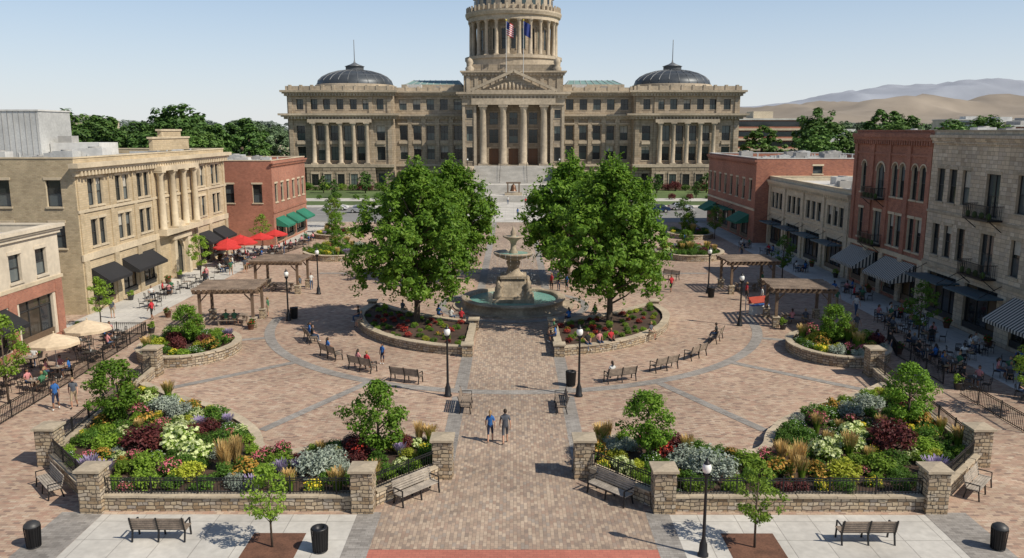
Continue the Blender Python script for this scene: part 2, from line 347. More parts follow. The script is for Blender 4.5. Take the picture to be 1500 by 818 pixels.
def shell(name,side,X,Y0,Y1,D,H,wm,ops,sm=None,near_ops=(),roof='roof_white',trim='cream',fr='frame_dark',par=.55,z0=0,extra=None,capm=None,far_ops=()):
    """side L: facade faces +X ; side R: faces -X"""
    root=empty(name,0,0,0); sm=sm or wm; L=Y1-Y0
    x0,x1=(X-D,X) if side=='L' else (X,X+D)
    w=MB()
    w.T=TR(X,Y0,0,90) if side=='L' else TR(X,Y1,0,-90)
    cv=(lambda y:y-Y0) if side=='L' else (lambda y:Y1-y)
    O=[]
    for o in ops:
        a,b=sorted((cv(o[0]),cv(o[1]))); O.append((a,b)+tuple(o[2:]))
    wall(w,L,z0,H,O,wm,trim=trim,fr=fr)
    if extra: extra(w,L,cv)
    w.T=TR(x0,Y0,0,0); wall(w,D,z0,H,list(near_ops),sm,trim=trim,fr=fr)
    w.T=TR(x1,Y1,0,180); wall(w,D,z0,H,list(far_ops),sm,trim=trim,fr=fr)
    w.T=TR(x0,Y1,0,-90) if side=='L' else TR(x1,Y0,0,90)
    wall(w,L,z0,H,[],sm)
    w.T=Matrix.Identity(4)
    w.obj('walls_and_windows',root)
    r=MB(); r.box(x0+.3,x1-.3,Y0+.3,Y1-.3,H-par-.1,H-par,roof); cm=capm or trim; t=.35
    r.box(x0+.004,x0+t,Y0+.004,Y1-.004,H-par+.002,H+.003,sm); r.box(x1-t,x1-.004,Y0+.004,Y1-.004,H-par+.002,H+.003,sm)
    r.box(x0+t,x1-t,Y0+.004,Y0+t,H-par+.002,H+.003,sm); r.box(x0+t,x1-t,Y1-t,Y1-.004,H-par+.002,H+.003,sm)
    for a in((x0-.06,x0+t+.05,Y0-.06,Y1+.06),(x1-t-.05,x1+.06,Y0-.06,Y1+.06),(x0+t+.05,x1-t-.05,Y0-.06,Y0+t+.05),(x0+t+.05,x1-t-.05,Y1-t-.05,Y1+.06)):
        r.box(a[0],a[1],a[2],a[3],H+.005,H+.12,cm)
    r.obj('roof_and_parapet',root)
    a=MB()
    for i in range(int(D*L/60)+3):
        x=R.uniform(x0+2,x1-2); y=R.uniform(Y0+2,Y1-2); s=R.uniform(.4,1.2); zr=H-par
        a.box(x-s,x+s,y-s*.8,y+s*.8,zr,zr+s*1.1,R.choice(['white_metal','roof_white','roof_gray'])); a.cyl((x,y,0),s*.5,zr+s*1.1,zr+s*1.1+.12,'roof_gray',10)
        a.cyl((x+s+1,y,0),.12,zr,zr+.7,'white_metal',8)
        a.box(x-s-2.5,x-s,y-.12,y+.12,zr+.15,zr+.4,'white_metal')
    a.obj('rooftop_units',root)
    return root
# ================================================================ GROUND
flat('ground',[rect(-9000,9000,-300,12000)],0,'terrain')
flat('plaza_pavement',[rect(-60,60,-25,141)],.004,'paver')
flat('central_walkway',[rect(-2.9,2.9,35.6,63.5),rect(-5.6,5.6,28.75,35.595)],.012,'paver_walk')
flat('sidewalk',[rect(-17.4,-6.6,18,31.6),rect(6.6,17.4,18,31.6),rect(-37.4,-31.5,63,141),rect(31.5,36.4,36,141)],.008,'concrete_slab')
flat('red_paving_strip',[rect(-5.6,5.6,18,28.7)],.012,'red_paving')
def ring(mb,c,r0,r1,a0,a1,z,m,n=40):
    for i in range(n):
        a=a0+(a1-a0)*i/n; b=a0+(a1-a0)*(i+1)/n
        mb.quad((c[0]+r0*math.cos(a),c[1]+r0*math.sin(a),z),(c[0]+r1*math.cos(a),c[1]+r1*math.sin(a),z),(c[0]+r1*math.cos(b),c[1]+r1*math.sin(b),z),(c[0]+r0*math.cos(b),c[1]+r0*math.sin(b),z),m)
mb=MB()
for s in(-1,1):
    a,b=sorted((s*2.9,s*3.7)); mb.poly(rect(a,b,35.6,46.9),.016,'paver_gray'); mb.poly(rect(a,b,48.0,56),.016,'paver_gray')
    a,b=sorted((s*5.6,s*6.6)); mb.poly(rect(a,b,18,31.8),.016,'paver_gray')
    a,b=sorted((s*17.4,s*19.2)); mb.poly(rect(a,b,18,31.8),.016,'paver_gray')
ring(mb,(0,68),19.9,20.7,rad(180),rad(360),.02,'paver_gray',60)
ring(mb,(0,73),6.3,7.0,0,rad(360),.02,'paver_gray',60)
for s in(-1,1):
    for a in(200,222,243):
        t=rad(a); d=(s*math.cos(t),math.sin(t)); p=(-d[1]*.3,d[0]*.3)
        A=(d[0]*20.7,68+d[1]*20.7); B=(d[0]*30,68+d[1]*30)
        mb.poly([(A[0]-p[0],A[1]-p[1]),(B[0]-p[0],B[1]-p[1]),(B[0]+p[0],B[1]+p[1]),(A[0]+p[0],A[1]+p[1])],.02,'paver_gray')
mb.poly(rect(-22,22,89.5,90.2),.02,'paver_gray')
mb.poly(rect(-3.7,-2.9,80.2,141),.016,'paver_gray'); mb.poly(rect(2.9,3.7,80.2,141),.016,'paver_gray')
o=mb.obj('gray_paver_band')
flat('plaza_walkway',[rect(-2.9,2.9,80.2,141)],.012,'paver_walk')
flat('road',[rect(-260,260,141.3,168)],.008,'asphalt')
flat('crossing_pavement',[rect(-9,9,141.3,168)],.012,'concrete_slab')
mb=MB(); mb.box(-260,-9,141,141.3,0,.13,'kerb'); mb.box(9,260,141,141.3,0,.13,'kerb'); mb.box(-260,-20,168,168.3,0,.13,'kerb'); mb.box(20,260,168,168.3,0,.13,'kerb'); mb.obj('kerb')
mb=MB()
for x in list(range(-120,-12,9))+list(range(14,120,9)): mb.poly(rect(x,x+4,154.4,154.6),.013,'road_paint')
for s in(-1,1):
    a,b=sorted((s*10,s*10.5)); mb.poly(rect(a,b,142,167),.013,'road_paint')
    for k in range(7): x=s*(24+k*3.2); mb.poly(rect(x,x+.14,163,167.6),.013,'road_paint')
mb.obj('road_markings')
flat('capitol_forecourt',[rect(-80,80,168.3,212)],.008,'concrete_slab')
flat('lawn',[rect(-78,-21,174,184),rect(21,78,174,184),rect(-78,-21,192,218),rect(21,78,192,218),rect(-150,-84,172,300),rect(84,150,172,300)],.016,'lawn')
# ================================================================ HILLS
def hills(name,Y0,Y1,hf,m,nx=260,ny=26):
    V=[];F=[]
    for j in range(ny+1):
        y=Y0+(Y1-Y0)*j/ny
        for i in range(nx+1):
            x=-5500+14000*i/nx
            t=j/ny; V.append((x,y,hf(x,y)*math.sin(min(1,t*1.4)*math.pi/2)-2))
    for j in range(ny):
        for i in range(nx):
            a=j*(nx+1)+i; F.append((a,a+1,a+nx+2,a+nx+1))
    mb=MB(); mb.add(V,F,m,True); mb.obj(name)
def h1(x,y):
    r=max(0,min(1,(x+600)/2700)); n=noise.ridged_multi_fractal(Vector((x/700,y/700,1)),1,2,6,1,2)-1
    return 6+r*(150+62*n)
def h2(x,y):
    r=max(0,min(1,(x+1800)/6000)); n=noise.ridged_multi_fractal(Vector((x/1500,y/1800,5)),1,2,6,1,2)-1
    return 25+r*(390+115*n)
hills('hills',3300,4700,h1,'hills'); hills('distant_hills',6200,8500,h2,'hills_far_hazed')
# ================================================================ CAPITOL
cap=empty('state_capitol_building')
w=MB(); SS='sandstone'; ST='sandstone_trim'; SR='sandstone_rusticated'
def wallT(x,y,deg): w.T=TR(x,y,0,deg)
def rowops(us,hw,rows):
    return [(u-hw,u+hw,a,b,k) for u in us for a,b,k in rows]
def capwall(L,H,ops,d=.5,fr='frame_dark'):
    wall(w,L,0,6.1,[o for o in ops if o[3]<6.1],SR,d,fr,'glass_cap',ST,.12)
    wall(w,L,6.1,H,[o for o in ops if o[2]>=6.1],SS,d,fr,'glass_cap',ST,.15)
rows=[(1.2,4.4,'w'),(8.0,11.8,'w'),(13.3,17.2,'w'),(21.4,24.3,'w')]
def column(mb,x,y,z0,z1,r,m=ST,seg=14):
    mb.box(x-r*1.35,x+r*1.35,y-r*1.35,y+r*1.35,z0,z0+r*.5,m)
    h=z1-z0
    mb.lathe([(r*1.2,z0+r*.5),(r*1.2,z0+r*.8),(r,z0+r),(r*.98,z0+h*.4),(r*.84,z1-r*1.9),(r*.9,z1-r*1.8),(r*.95,z1-r*1.4),(r*1.25,z1-r*.5)],m,seg,(x,y,0))
    mb.box(x-r*1.3,x+r*1.3,y-r*1.3,y+r*1.3,z1-r*.5,z1,m)
for s in(-1,1):
    xa=-32.5 if s<0 else 13.2
    wallT(xa,225,0)
    us=[2.2+i*3.75 for i in range(5)]
    capwall(19.3,26,rowops(us,1.05,rows),.7)
    w.box(0,19.3,-.4,.02,6.1,6.8,ST); cornice(w,19.3,18.9,1.3,1.3,ST,False,.9); cornice(w,19.3,25.2,1.3,1.3,ST,False,.8)
    w.box(0,19.3,-.4,.3,26.5,27.4,ST)
    for i in range(7): u=.3+i*3.1; w.box(u-.3,u+.3,-.55,.4,26.5,27.7,ST)
    for u in us: w.box(u-1.45,u+1.45,-.5,.02,17.5,17.95,ST); w.box(u-1.25,u+1.25,-.3,.02,12.3,13.1,ST); w.box(u-1.35,u+1.35,-.35,.02,4.7,5.1,ST)
    for u in [4.05+i*3.75 for i in range(4)]: w.box(u-.5,u+.5,-.45,.02,6.8,18.9,SS); w.box(u-.62,u+.62,-.55,.02,18.0,18.9,ST)
    w.T=Matrix.Identity(4)
    w.box(xa,xa+19.3,225.9,262,0,26,SS); w.box(xa+1,xa+18,232,258,26,28.6,ST); 
    w.add([(xa+1.5,233,28.6),(xa+18,233,28.6),(xa+18,256,28.6),(xa+1.5,256,28.6),(xa+3,244,30.4),(xa+16.5,244,30.4)],[(0,1,5,4),(2,3,4,5),(1,2,5),(3,0,4)],'copper_roof')
    for i in range(9): w.bar((xa+2+i*1.95,233.3,28.7),(xa+3.2+i*1.6,243.9,30.5),.12,.12,'white_metal')
    w.box(xa+3,xa+7,228,231,26,28.4,'roof_white'); w.box(xa+11,xa+13,228,230,26,27.9,'roof_gray')
    xa=-60.9 if s<0 else 32.5; L=28.4
    wallT(xa,221,0)
    cu=[14.2-7.2+i*3.6 for i in range(5)]; wu=[14.2-5.4+i*3.6 for i in range(4)]
    su=[3.4,25.0]
    rp=[(7.9,11.6,'w'),(13.2,17.2,'w')]
    ops=rowops(wu,1.0,rp)+rowops(su,1.15,rp)+rowops([3.4,7.2,10.6,14.2,17.8,21.2,25],.95,[(1.2,4.4,'w'),(21.4,24.2,'w')])
    capwall(L,26,ops,.7)
    w.box(-.3,L+.3,-1.9,.02,6.1,6.9,ST)
    w.box(4.9,23.5,-1.8,-.001,0,6.1,SR)
    for u in cu: column(w,u,-1.0,6.9,18.0,.62)
    w.box(5.6,22.8,-1.75,.01,18.0,18.9,ST)
    cornice(w,L,18.9,1.5,2.1,ST,True,.9); cornice(w,L,25.0,1.5,1.5,ST,True,.8)
    w.box(-.2,L+.2,-.5,.4,26.5,27.6,ST)
    for i in range(10): u=1+i*(L-2)/9; w.box(u-.35,u+.35,-.65,.5,26.5,27.9,ST)
    for u in(.9,5.9,22.5,27.5): w.box(u-.55,u+.55,-.38,.02,6.9,18.9,SS); w.box(u-.5,u+.5,-.3,.02,20.4,25,SS)
    for u in wu+su: w.box(u-1.2,u+1.2,-.3,.02,12.2,13.0,ST)
    for u in(7.2,10.6,14.2,17.8,21.2):
        w.box(u-.95,u+.95,-1.83,-1.79,1.2,4.3,'glass_cap'); w.box(u-1.2,u+1.2,-2.0,-1.8,4.3,4.75,ST); w.box(u-1.15,u+1.15,-1.95,-1.8,.95,1.2,ST); w.box(u-.04,u+.04,-1.87,-1.8,1.2,4.3,'frame_dark'); w.box(u-.95,u+.95,-1.87,-1.8,2.7,2.8,'frame_dark')
        for q in(-1.08,1.08): w.box(u+q-.13,u+q+.13,-1.95,-1.8,1.2,4.3,ST)
    xo=-60.9 if s<0 else 60.9
    if s<0: w.T=TR(xo,262,0,-90)
    else: w.T=TR(xo,221,0,90)
    wall(w,41,0,26,rowops([3+i*4.4 for i in range(9)],.85,rows),SS,.5,'frame_dark','glass_cap',ST)
    cornice(w,41,18.9,1.5,1.3,ST,False); cornice(w,41,25,1.5,1.3,ST,False); w.box(0,41,-.3,.3,26.5,27.6,ST)
    xi=-32.5 if s<0 else 32.5
    w.T=TR(xi,221,0,90) if s<0 else TR(xi,225,0,-90)
    wall(w,4,0,26,[],SS); 
    w.T=Matrix.Identity(4)
    w.box(xa+.6,xa+L-.6,221.8,262,25.9,26.6,'roof_gray'); w.box(xa+.01,xa+L-.01,261,262.2,0,26,SS)
    cx=s*46; cy=240; 
    w.lathe([(12.2,26.6),(12.2,27.9),(11.4,28.0),(11.4,28.7),(10.9,28.8)],ST,48,(cx,cy,0),False)
    prof=[(10.9*math.cos(t),28.8+4.3*math.sin(t)) for t in [i*math.pi/2*.86/10 for i in range(11)]]
    w.lathe(prof,'slate_dome',48,(cx,cy,0))
    for i in range(24):
        a=2*math.pi*i/24; w.tube([(cx+p[0]*math.cos(a),cy+p[0]*math.sin(a),p[1]+.05) for p in prof[::2]],[.14]*6,'dome_rib',4)
    for rr_,zz in((8.6,31.35),(5.6,32.45)): w.lathe([(rr_+.1,zz),(rr_,zz+.14),(rr_-.15,zz+.1)],'dome_rib',48,(cx,cy,0))
    w.lathe([(10.9*math.cos(.86*math.pi/2)+.2,32.8),(2.6,33.2),(2.6,34.0),(2.9,34.1),(1.2,34.7),(.3,35.2),(.12,36.0),(.1,41.5),(.001,41.6)],'dome_rib',20,(cx,cy,0))
wallT(-13.2,216,0)
L=26.4
ops=[(13.2-1.3+d,13.2+1.3+d,7.0,11.2,'dr') for d in(-5.2,0,5.2)]+[(13.2-1.2+d,13.2+1.2+d,12.6,16.2,'w') for d in(-5.2,0,5.2)]+[(13.2-1.1+d,13.2+1.1+d,17.4,20.6,'w') for d in(-5.2,0,5.2)]
wall(w,L,0,25.4,ops,SS,.6,'frame_wood','glass_cap',ST,0)
for s in(-1,1):
    xa=-13.2 if s<0 else 9.6
    wallT(xa,212.2,0)
    capwall(3.6,25.4,rowops([1.8],.8,[(1.5,4.4,'w'),(8.0,11.6,'w'),(13.2,17.0,'w'),(19.0,21.2,'w')]),.5)
    w.box(-.1,3.7,-.4,.02,6.1,6.8,ST); w.box(.0,.7,-.25,.02,6.8,22.6,ST); w.box(2.9,3.6,-.25,.02,6.8,22.6,ST)
    w.T=Matrix.Identity(4)
    for x in(xa,xa+3.6): w.quad((x,212.2,0),(x,216,0),(x,216,25.4),(x,212.2,25.4),SS)
    w.T=TR(-13.2,225,0,-90) if s<0 else TR(13.2,212.2,0,90)
    wall(w,9 if s<0 else 12.8,0,25.4,[],SS)
w.T=Matrix.Identity(4)
w.box(-9.6,9.6,211.2,216.2,0,6.7,SR)
w.box(-9.9,9.9,211.0,216.2,6.7,6.9,ST)
for x in(-7.9,-2.65,2.65,7.9): column(w,x,212.4,6.9,22.4,.92,seg=20)
wallT(-13.2,212.2,0)
w.box(-.05,L+.05,-.5,.5,22.41,24.0,ST); cornice(w,L,24.0,1.6,1.5,ST,True,1.0)
w.box(2.4,L-2.4,-1.1,-.5,22.42,24.0,ST)
w.T=Matrix.Identity(4)
w.box(-13.2,13.2,212.2,216.5,25.3,25.6,ST)
y0=210.9
def tri(y,hw,z0,z1,m,y2):
    w.add([(-hw,y,z0),(hw,y,z0),(0,y,z1),(-hw,y2,z0),(hw,y2,z0),(0,y2,z1)],[(0,1,2),(1,4,5,2),(3,0,2,5),(4,3,5)],m)
tri(y0+1,9.6,25.61,29.9,SS,222)
for s in(-1,1): w.bar((s*11.2,y0+.7,25.9),(0,y0+.7,30.9),1.6,.7,ST)
w.box(-10.6,10.6,y0-.2,y0+1.2,25.6,26.1,ST)
for i in range(13):
    x=-6+i; h=max(.3,2.6*(1-abs(x)/7.5))*R.uniform(.7,1); w.ell((x,y0+.9,26.2+h/2),(.35,.25,h/2),ST,7,5)
w.box(-13.2,13.2,219,262,25.4,30.2,SS)
wallT(-13.2,219,0); cornice(w,L,30.2,1.2,.9,ST,True,.9)
for i in range(12): u=1.2+i*(L-2.4)/11; w.box(u-.5,u+.5,-.2,.02,25.6,30.0,ST)
w.T=Matrix.Identity(4)
w.box(-12.4,12.4,221,256,31.4,33.2,SS)
for s in(-1,1):
    w.lathe([(1.1,31.4),(1.2,32.2),(.6,32.8),(1.0,33.6),(.7,34.4),(.001,34.9)],ST,10,(s*11.6,219.9,0))
C=(0,240,0)
w.lathe([(13.6,31.4),(13.6,35.4),(14.0,35.5),(14.0,36.3),(10.2,36.3)],ST,48,C,False)
w.lathe([(10.1,36.3),(10.1,45.8)],SS,48,C,False)
for i in range(24):
    a=2*math.pi*(i+.5)/24; x=12.2*math.cos(a); y=240+12.2*math.sin(a)
    column(w,x,y,36.35,45.8,.55,seg=12)
    a=2*math.pi*i/24; w.T=Matrix.Translation(C)@Matrix.Rotation(a,4,'Z')@Matrix.Translation((0,-10.02,0))
    w.box(-.68,.68,-.08,.05,38.2,43.6,'glass_cap'); w.box(-.86,-.68,-.25,.05,38,43.8,ST); w.box(.68,.86,-.25,.05,38,43.8,ST); w.box(-.95,.95,-.3,.05,43.8,44.2,ST); w.box(-.68,.68,-.12,.02,40.8,41,'frame_dark'); w.box(-.05,.05,-.12,.02,38.2,43.6,'frame_dark')
    w.T=Matrix.Identity(4)
w.lathe([(10.1,45.8),(13.0,45.8),(13.0,46.9),(13.5,47.1),(13.8,47.9),(13.8,48.3),(12.8,48.4),(12.8,49.6),(12.4,49.6),(12.4,48.6),(11.2,48.6),(11.2,52.4),(11.7,52.6),(11.7,53.2),(11,53.4)],ST,48,C,False)
for i in range(48):
    a=2*math.pi*i/48; w.box(13.3*math.cos(a)-.25,13.3*math.cos(a)+.25,240+13.3*math.sin(a)-.25,240+13.3*math.sin(a)+.25,48.4,49.9,ST)
    if i%2==0:
        w.T=Matrix.Translation(C)@Matrix.Rotation(a,4,'Z')@Matrix.Translation((0,-11.15,0)); w.box(-.55,.55,-.1,.02,49.9,51.9,'glass_cap'); w.T=Matrix.Identity(4)
prof=[(11*math.cos(t),53.4+13*math.sin(t)) for t in [i*math.pi/2*.88/12 for i in range(13)]]
w.lathe(prof,ST,48,C)
for i in range(24):
    a=2*math.pi*i/24; w.tube([(p[0]*math.cos(a),240+p[0]*math.sin(a),p[1]) for p in prof[::3]],[.3]*5,ST,5)
w.lathe([(2.2,66),(2.2,70),(2.6,70.2),(1.6,72.5),(.3,73.5),(.2,75)],ST,16,C)
w.obj('walls_dome_and_portico',cap)
w=MB()
def flight(x0,x1,ya,yb,za,zb,m='kerb'):
    n=max(1,int(round((zb-za)/.17)))
    for i in range(n):
        y=ya+(yb-ya)*i/n; w.box(x0,x1,y,yb+.01*i,za+(zb-za)*i/n,za+(zb-za)*(i+1)/n,m)
flight(-13,13,181,184,0,1.2); w.box(-13,13,184,211,0,1.2,'concrete_slab')
flight(-12,12,190,194,1.204,3.0); w.box(-12,12,194.05,211,1.204,3.0,'concrete_slab')
flight(-10.2,10.2,199,210.9,3.004,6.9)
for x in(-3.4,3.4):
    for i in range(8):
        t=i/7; w.box(x-.03,x+.03,199.4+t*11-.03,199.4+t*11+.03,3.1+t*3.8,4.1+t*3.8,'dark_metal')
    w.bar((x,199.4,4.1),(x,210.4,7.9),.06,.06,'dark_metal')
for s in(-1,1):
    a,b=sorted((s*10.3,s*12.2)); w.box(a,b,199,211.1,3.003,6.4,SR); w.box(a-.1,b+.1,198.8,211.0,6.4,6.8,ST); 
    w.box(a,b,196.5,198.8,3.003,4.6,SS); w.box(a-.1,b+.1,196.3,198.7,4.6,4.9,ST)
    a,b=sorted((s*12.05,s*13.5)); w.box(a,b,188.5,196,1.21,2.4,SS)
w.obj('front_steps',cap)
mb=MB(); mb.box(-2,2,-1.5,1.5,0,.5,'capstone')
for s in(-1,1): mb.box(s*1.3-.15,s*1.3+.15,-.2,.2,.5,2.6,'frame_wood')
mb.box(-1.7,1.7,-.25,.25,2.6,2.95,'frame_wood'); mb.lathe([(.85,.9),(.78,1.0),(.6,1.5),(.5,2.1),(.3,2.35),(.1,2.5),(.08,2.6)],'bronze_door',16)
mb.obj('bell_monument',loc=(0,187,1.2))
def flag(x,kind):
    mb=MB(); mb.cyl((0,0,0),.12,0,17,'white_metal',8,.06); mb.ell((0,0,17.1),(.2,.2,.2),'fl_yellow',8,5)
    W=2.4;H=3.4
    for j in range(13):
        for i in range(10):
            f=lambda i,j:(.1+W*i/10*.75,.25*math.sin(i*.9+j*.1),16.8-H*j/13-i*.09)
            m=('flag_blue' if (kind==1 or (i<4 and j<7)) else ('flag_red' if j%2==0 else 'flag_white'))
            mb.quad(f(i,j),f(i,j+1),f(i+1,j+1),f(i+1,j),m)
    mb.obj('flagpole_with_flag',loc=(x,217.5,27.0))
flag(-1.9,0); flag(2.6,1)
# ================================================================ BUILDINGS
def ex(w,L,cv):
    cornice(w,L,12.1,1.1,.8,'cream',True,.6)
    w.box(-.05,L+.05,-.15,.02,4.7,5.3,'cream'); w.box(0,L,-.12,.02,8.9,9.15,'cream')
    for y in (69.5,74.9,79.6,83.7,94.4,98.8,104.4):
        u=cv(y); w.box(u-.3,u+.3,-.1,.02,5.3,12.1,'tan_brick'); w.box(u-.4,u+.4,-.16,.02,0,4.7,'tan_brick_side')
    for i in range(4):
        u=cv(84.6+i*3.0); column(w,u,-.5,5.5,11.8,.36,'cream',12)
    w.box(cv(84.1),cv(94.1),-1.0,.01,5.0,5.5,'cream'); w.box(cv(84.1),cv(94.1),-.95,.01,11.8,12.3,'cream')
    w.box(cv(84.4),cv(93.8),-.1,.3,13.9,15.1,'tan_brick'); w.box(cv(84.2),cv(94.0),-.2,.4,15.1,15.3,'cream')
    w.box(cv(86.6),cv(91.6),-.14,.3,15.3,15.9,'tan_brick'); w.box(cv(86.4),cv(91.8),-.22,.4,15.9,16.1,'cream')
    for a,b in((70.3,74.6),(76,82.4),(95,98.5),(99.4,103.6)): awning(w,cv(a),cv(b),3.9,1.6,1.1,'awning_black')
    w.box(cv(87),cv(87.7),-.5,.02,0,4.2,'cream'); w.box(cv(90.7),cv(91.4),-.5,.02,0,4.2,'cream'); w.box(cv(86.8),cv(91.6),-.6,.02,4.2,4.68,'cream')
    w.add([(cv(86.8),-.55,5.32),(cv(91.6),-.55,5.32),(cv(89.2),-.55,6.2),(cv(86.8),-.01,5.32),(cv(91.6),-.01,5.32),(cv(89.2),-.01,6.2)],[(0,1,2),(1,4,5,2),(3,0,2,5)],'cream')
ops=[]
for y in(72.3,77.3,81.7,96.6,101.6):
    for d in(-.75,.75):
        ops+=[(y+d-.58,y+d+.58,5.8,8.2),(y+d-.58,y+d+.58,9.4,11.8)]
for y in(86.1,89.1,92.1): ops+=[(y-.75,y+.75,6.3,8.2),(y-.75,y+.75,9.5,11.5)]
ops+=[(70.3,74.4,.3,3.9,'s'),(76,79,.3,3.9,'s'),(79.9,83.2,.3,3.9,'s'),(87.9,90.5,.1,4.0,'a'),(94.9,98.4,.3,3.9,'s'),(99.3,103.9,.3,3.9,'s')]
def off(x): return x+62.5
nops=[(off(x)-.65,off(x)+.65,a,b) for x in(-39.4,-43.8,-48.5,-53) for a,b in((9.5,11.8),(5.9,8.1))]
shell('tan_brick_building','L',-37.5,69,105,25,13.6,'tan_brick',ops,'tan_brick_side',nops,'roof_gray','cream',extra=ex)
a=MB(); a.box(-3.3,3.3,-3,3,0,4.8,'white_metal')
for i in range(12): a.box(-3.3+i*.58,-3.27+i*.58,-3.04,-3,0,4.8,'roof_gray')
a.box(-3.4,3.4,-3.1,3.1,4.8,4.95,'roof_white'); a.box(3.4,8.5,-1.5,2.5,0,1.6,'roof_white'); a.box(4,5.4,-1,.4,1.6,2.3,'roof_gray'); a.box(-8,-4,-2,1,0,1.9,'roof_white'); a.obj('rooftop_penthouse',loc=(-51.5,86,13.1))
def ex(w,L,cv):
    w.box(-.08,L+.08,-.12,.02,4.7,4.95,'cream'); cornice(w,L,8.2,.7,.45,'cream_stucco',True)
    w.box(0,L,-.06,.02,.0,.5,'red_brick')
    for y in(61.4,55.5,49.6,43.7): u=cv(y); w.box(u-.45,u+.45,-.1,.02,.5,4.7,'red_brick_r')
    w.box(.1,L-.1,-.07,.02,3.75,4.7,'red_brick_r')
    awning(w,cv(50.8),cv(54.8),3.7,1.6,1.0,'awning_black'); awning(w,cv(44.6),cv(48.8),3.7,1.6,1.0,'awning_black')
ops=[(y-.7,y+.7,5.3,7.3) for y in(59.6,56.4,52.6,49.4,45.6,42)]+[(56.3,60.6,.5,3.7,'s'),(50.4,54.9,.5,3.7,'s'),(44.5,48.9,.5,3.7,'s')]
shell('stucco_shop_building','L',-35.5,38,62,22,8.8,'cream_stucco',ops,roof='roof_gray',trim='cream_stucco',extra=ex)
def ex(w,L,cv):
    cornice(w,L,11.0,.6,.35,'red_brick',True,.5); w.box(0,L,-.1,.02,4.5,4.8,'red_brick')
    for a,b in((113,117),(118.2,122.4),(123.6,128.6)): awning(w,cv(a),cv(b),3.8,1.7,1.1,'awning_green')
ops=[(y-.65,y+.65,6.0,8.6) for y in(113.8,116.8,119.8,122.8,125.8,128.4)]+[(113,117,.3,3.7,'s'),(118.2,122.4,.3,3.7,'s'),(123.6,128.6,.3,3.7,'s')]
nops=[(u-.65,u+.65,6.0,8.6) for u in(9.2,13.5,17.4)]+[(8.2,12,.4,3.4,'s')]
shell('red_brick_building','L',-33.5,112,130,19.5,11.8,'red_brick_r',ops,near_ops=nops,roof='roof_gray',trim='cream',capm='cream',extra=ex)
def ex(w,L,cv):
    cornice(w,L,11.1,.7,.4,'red_brick',True,.5); w.box(0,L,-.12,.02,4.6,4.9,'cream')
    for a,b in((142,137),(123,117.5)): awning(w,cv(a),cv(b),3.9,1.9,1.2,'awning_green')
    canopy(w,cv(134),cv(126),3.6,1.5,'awning_green')
ops=[(y-.65,y+.65,6.0,8.9) for y in(117.5,121,124.5,128,131.5,135,138.5,141.5)]+[(a,a+4,.3,3.8,'s') for a in(117.8,123.5,129,134.5)]
shell('red_brick_corner_building','R',34.5,115,143,22,12,'red_brick',ops,roof='roof_gray',trim='cream',capm='roof_white',extra=ex,near_ops=[(8,9.4,9.9,11)])
def ex(w,L,cv):
    cornice(w,L,8.3,.8,.45,'cream',False,.6); w.box(0,L,-.12,.02,4.5,4.8,'cream')
    for y in(87.5,94.4,101.3,108.2,114.4): u=cv(y); w.box(u-.35,u+.35,-.18,.02,0,8.3,'beige_brick')
    for a,b in((93.6,88.4),(100.5,95.2),(107.5,102.1),(113.6,109)): canopy(w,cv(a),cv(b),3.3,1.7,'canopy_blue')
ops=[(y-.65,y+.65,5.3,7.5) for y in(89.4,91,92.8,96,97.8,99.6,103,104.8,106.5,110,111.6,113.2)]+[(a,a+4.9,.3,3.8,'s') for a in(88.5,95.4,102.3,109)]
shell('beige_brick_building','R',36.5,87,114.98,24,9.5,'beige_brick',ops,roof='roof_white',trim='cream',extra=ex)
def ex(w,L,cv):
    cornice(w,L,14.6,1.1,.5,'red_brick',False,.45); w.box(0,L,-.1,.02,13.6,13.8,'red_brick_r'); w.box(0,L,-.16,.02,4.1,4.5,'cream')
    for y in(71.2,75,79,82.6,86.6): u=cv(y); w.box(u-.35,u+.35,-.14,.02,4.5,14.6,'red_brick_r'); w.box(u-.4,u+.4,-.2,.02,0,4.1,'stone_block')
    balcony(w,cv(82.3),cv(79.2),9.35); balcony(w,cv(82.3),cv(79.2),4.75)
    for a,b in((86.2,80.5),(78.2,72.2)): awning(w,cv(a),cv(b),3.9,2.2,1.5,'awning_stripe')
ops=[]
for y in(84.6,77,73.1):
    for d in((-.75,.75) if y!=84.6 else (0,)): ops+=[(y+d-.55,y+d+.55,9.7,12.9,'a'),(y+d-.55,y+d+.55,5.0,8.0)]
ops+=[(79.9,81.6,9.4,12.8,'a'),(79.9,81.6,4.8,8.0)]
ops+=[(a,b,.3,3.9,'s') for a,b in((71.8,74.8),(75.5,78.4),(79.5,82.1),(83.2,86))]
shell('red_brick_apartment_building','R',36.6,70.8,86.98,24,15.9,'red_brick',ops,roof='roof_white',trim='cream',extra=ex,capm='red_brick')
def ex(w,L,cv):
    cornice(w,L,14.9,.7,.4,'stone_block',False); w.box(0,L,-.14,.02,4.4,4.75,'capstone'); w.box(0,L,-.1,.02,9.0,9.2,'capstone')
    for a,b in((63.2,59.8),(53.3,49.9)): balcony(w,cv(a),cv(b),9.35); balcony(w,cv(a),cv(b),4.9)
    for a,b in((70,64.6),(63.6,58.6)): canopy(w,cv(a),cv(b),3.5,1.9,'canopy_blue')
    for a,b in((57.4,52.2),(50.6,45.4)): awning(w,cv(a),cv(b),4.0,2.2,1.5,'awning_stripe')
ops=[]
for y in(69.1,67.2,65.2,57.9,55.8,48,46): ops+=[(y-.6,y+.6,10,12.8),(y-.6,y+.6,5.4,8.1)]
for y in(61.5,51.6): ops+=[(y-.9,y+.9,9.4,12.7),(y-.9,y+.9,4.95,8.1)]
ops+=[(a,b,.3,3.9,'s') for a,b in((65.2,69.8),(59.4,63.9),(52.6,57.6),(45.6,50.6))]
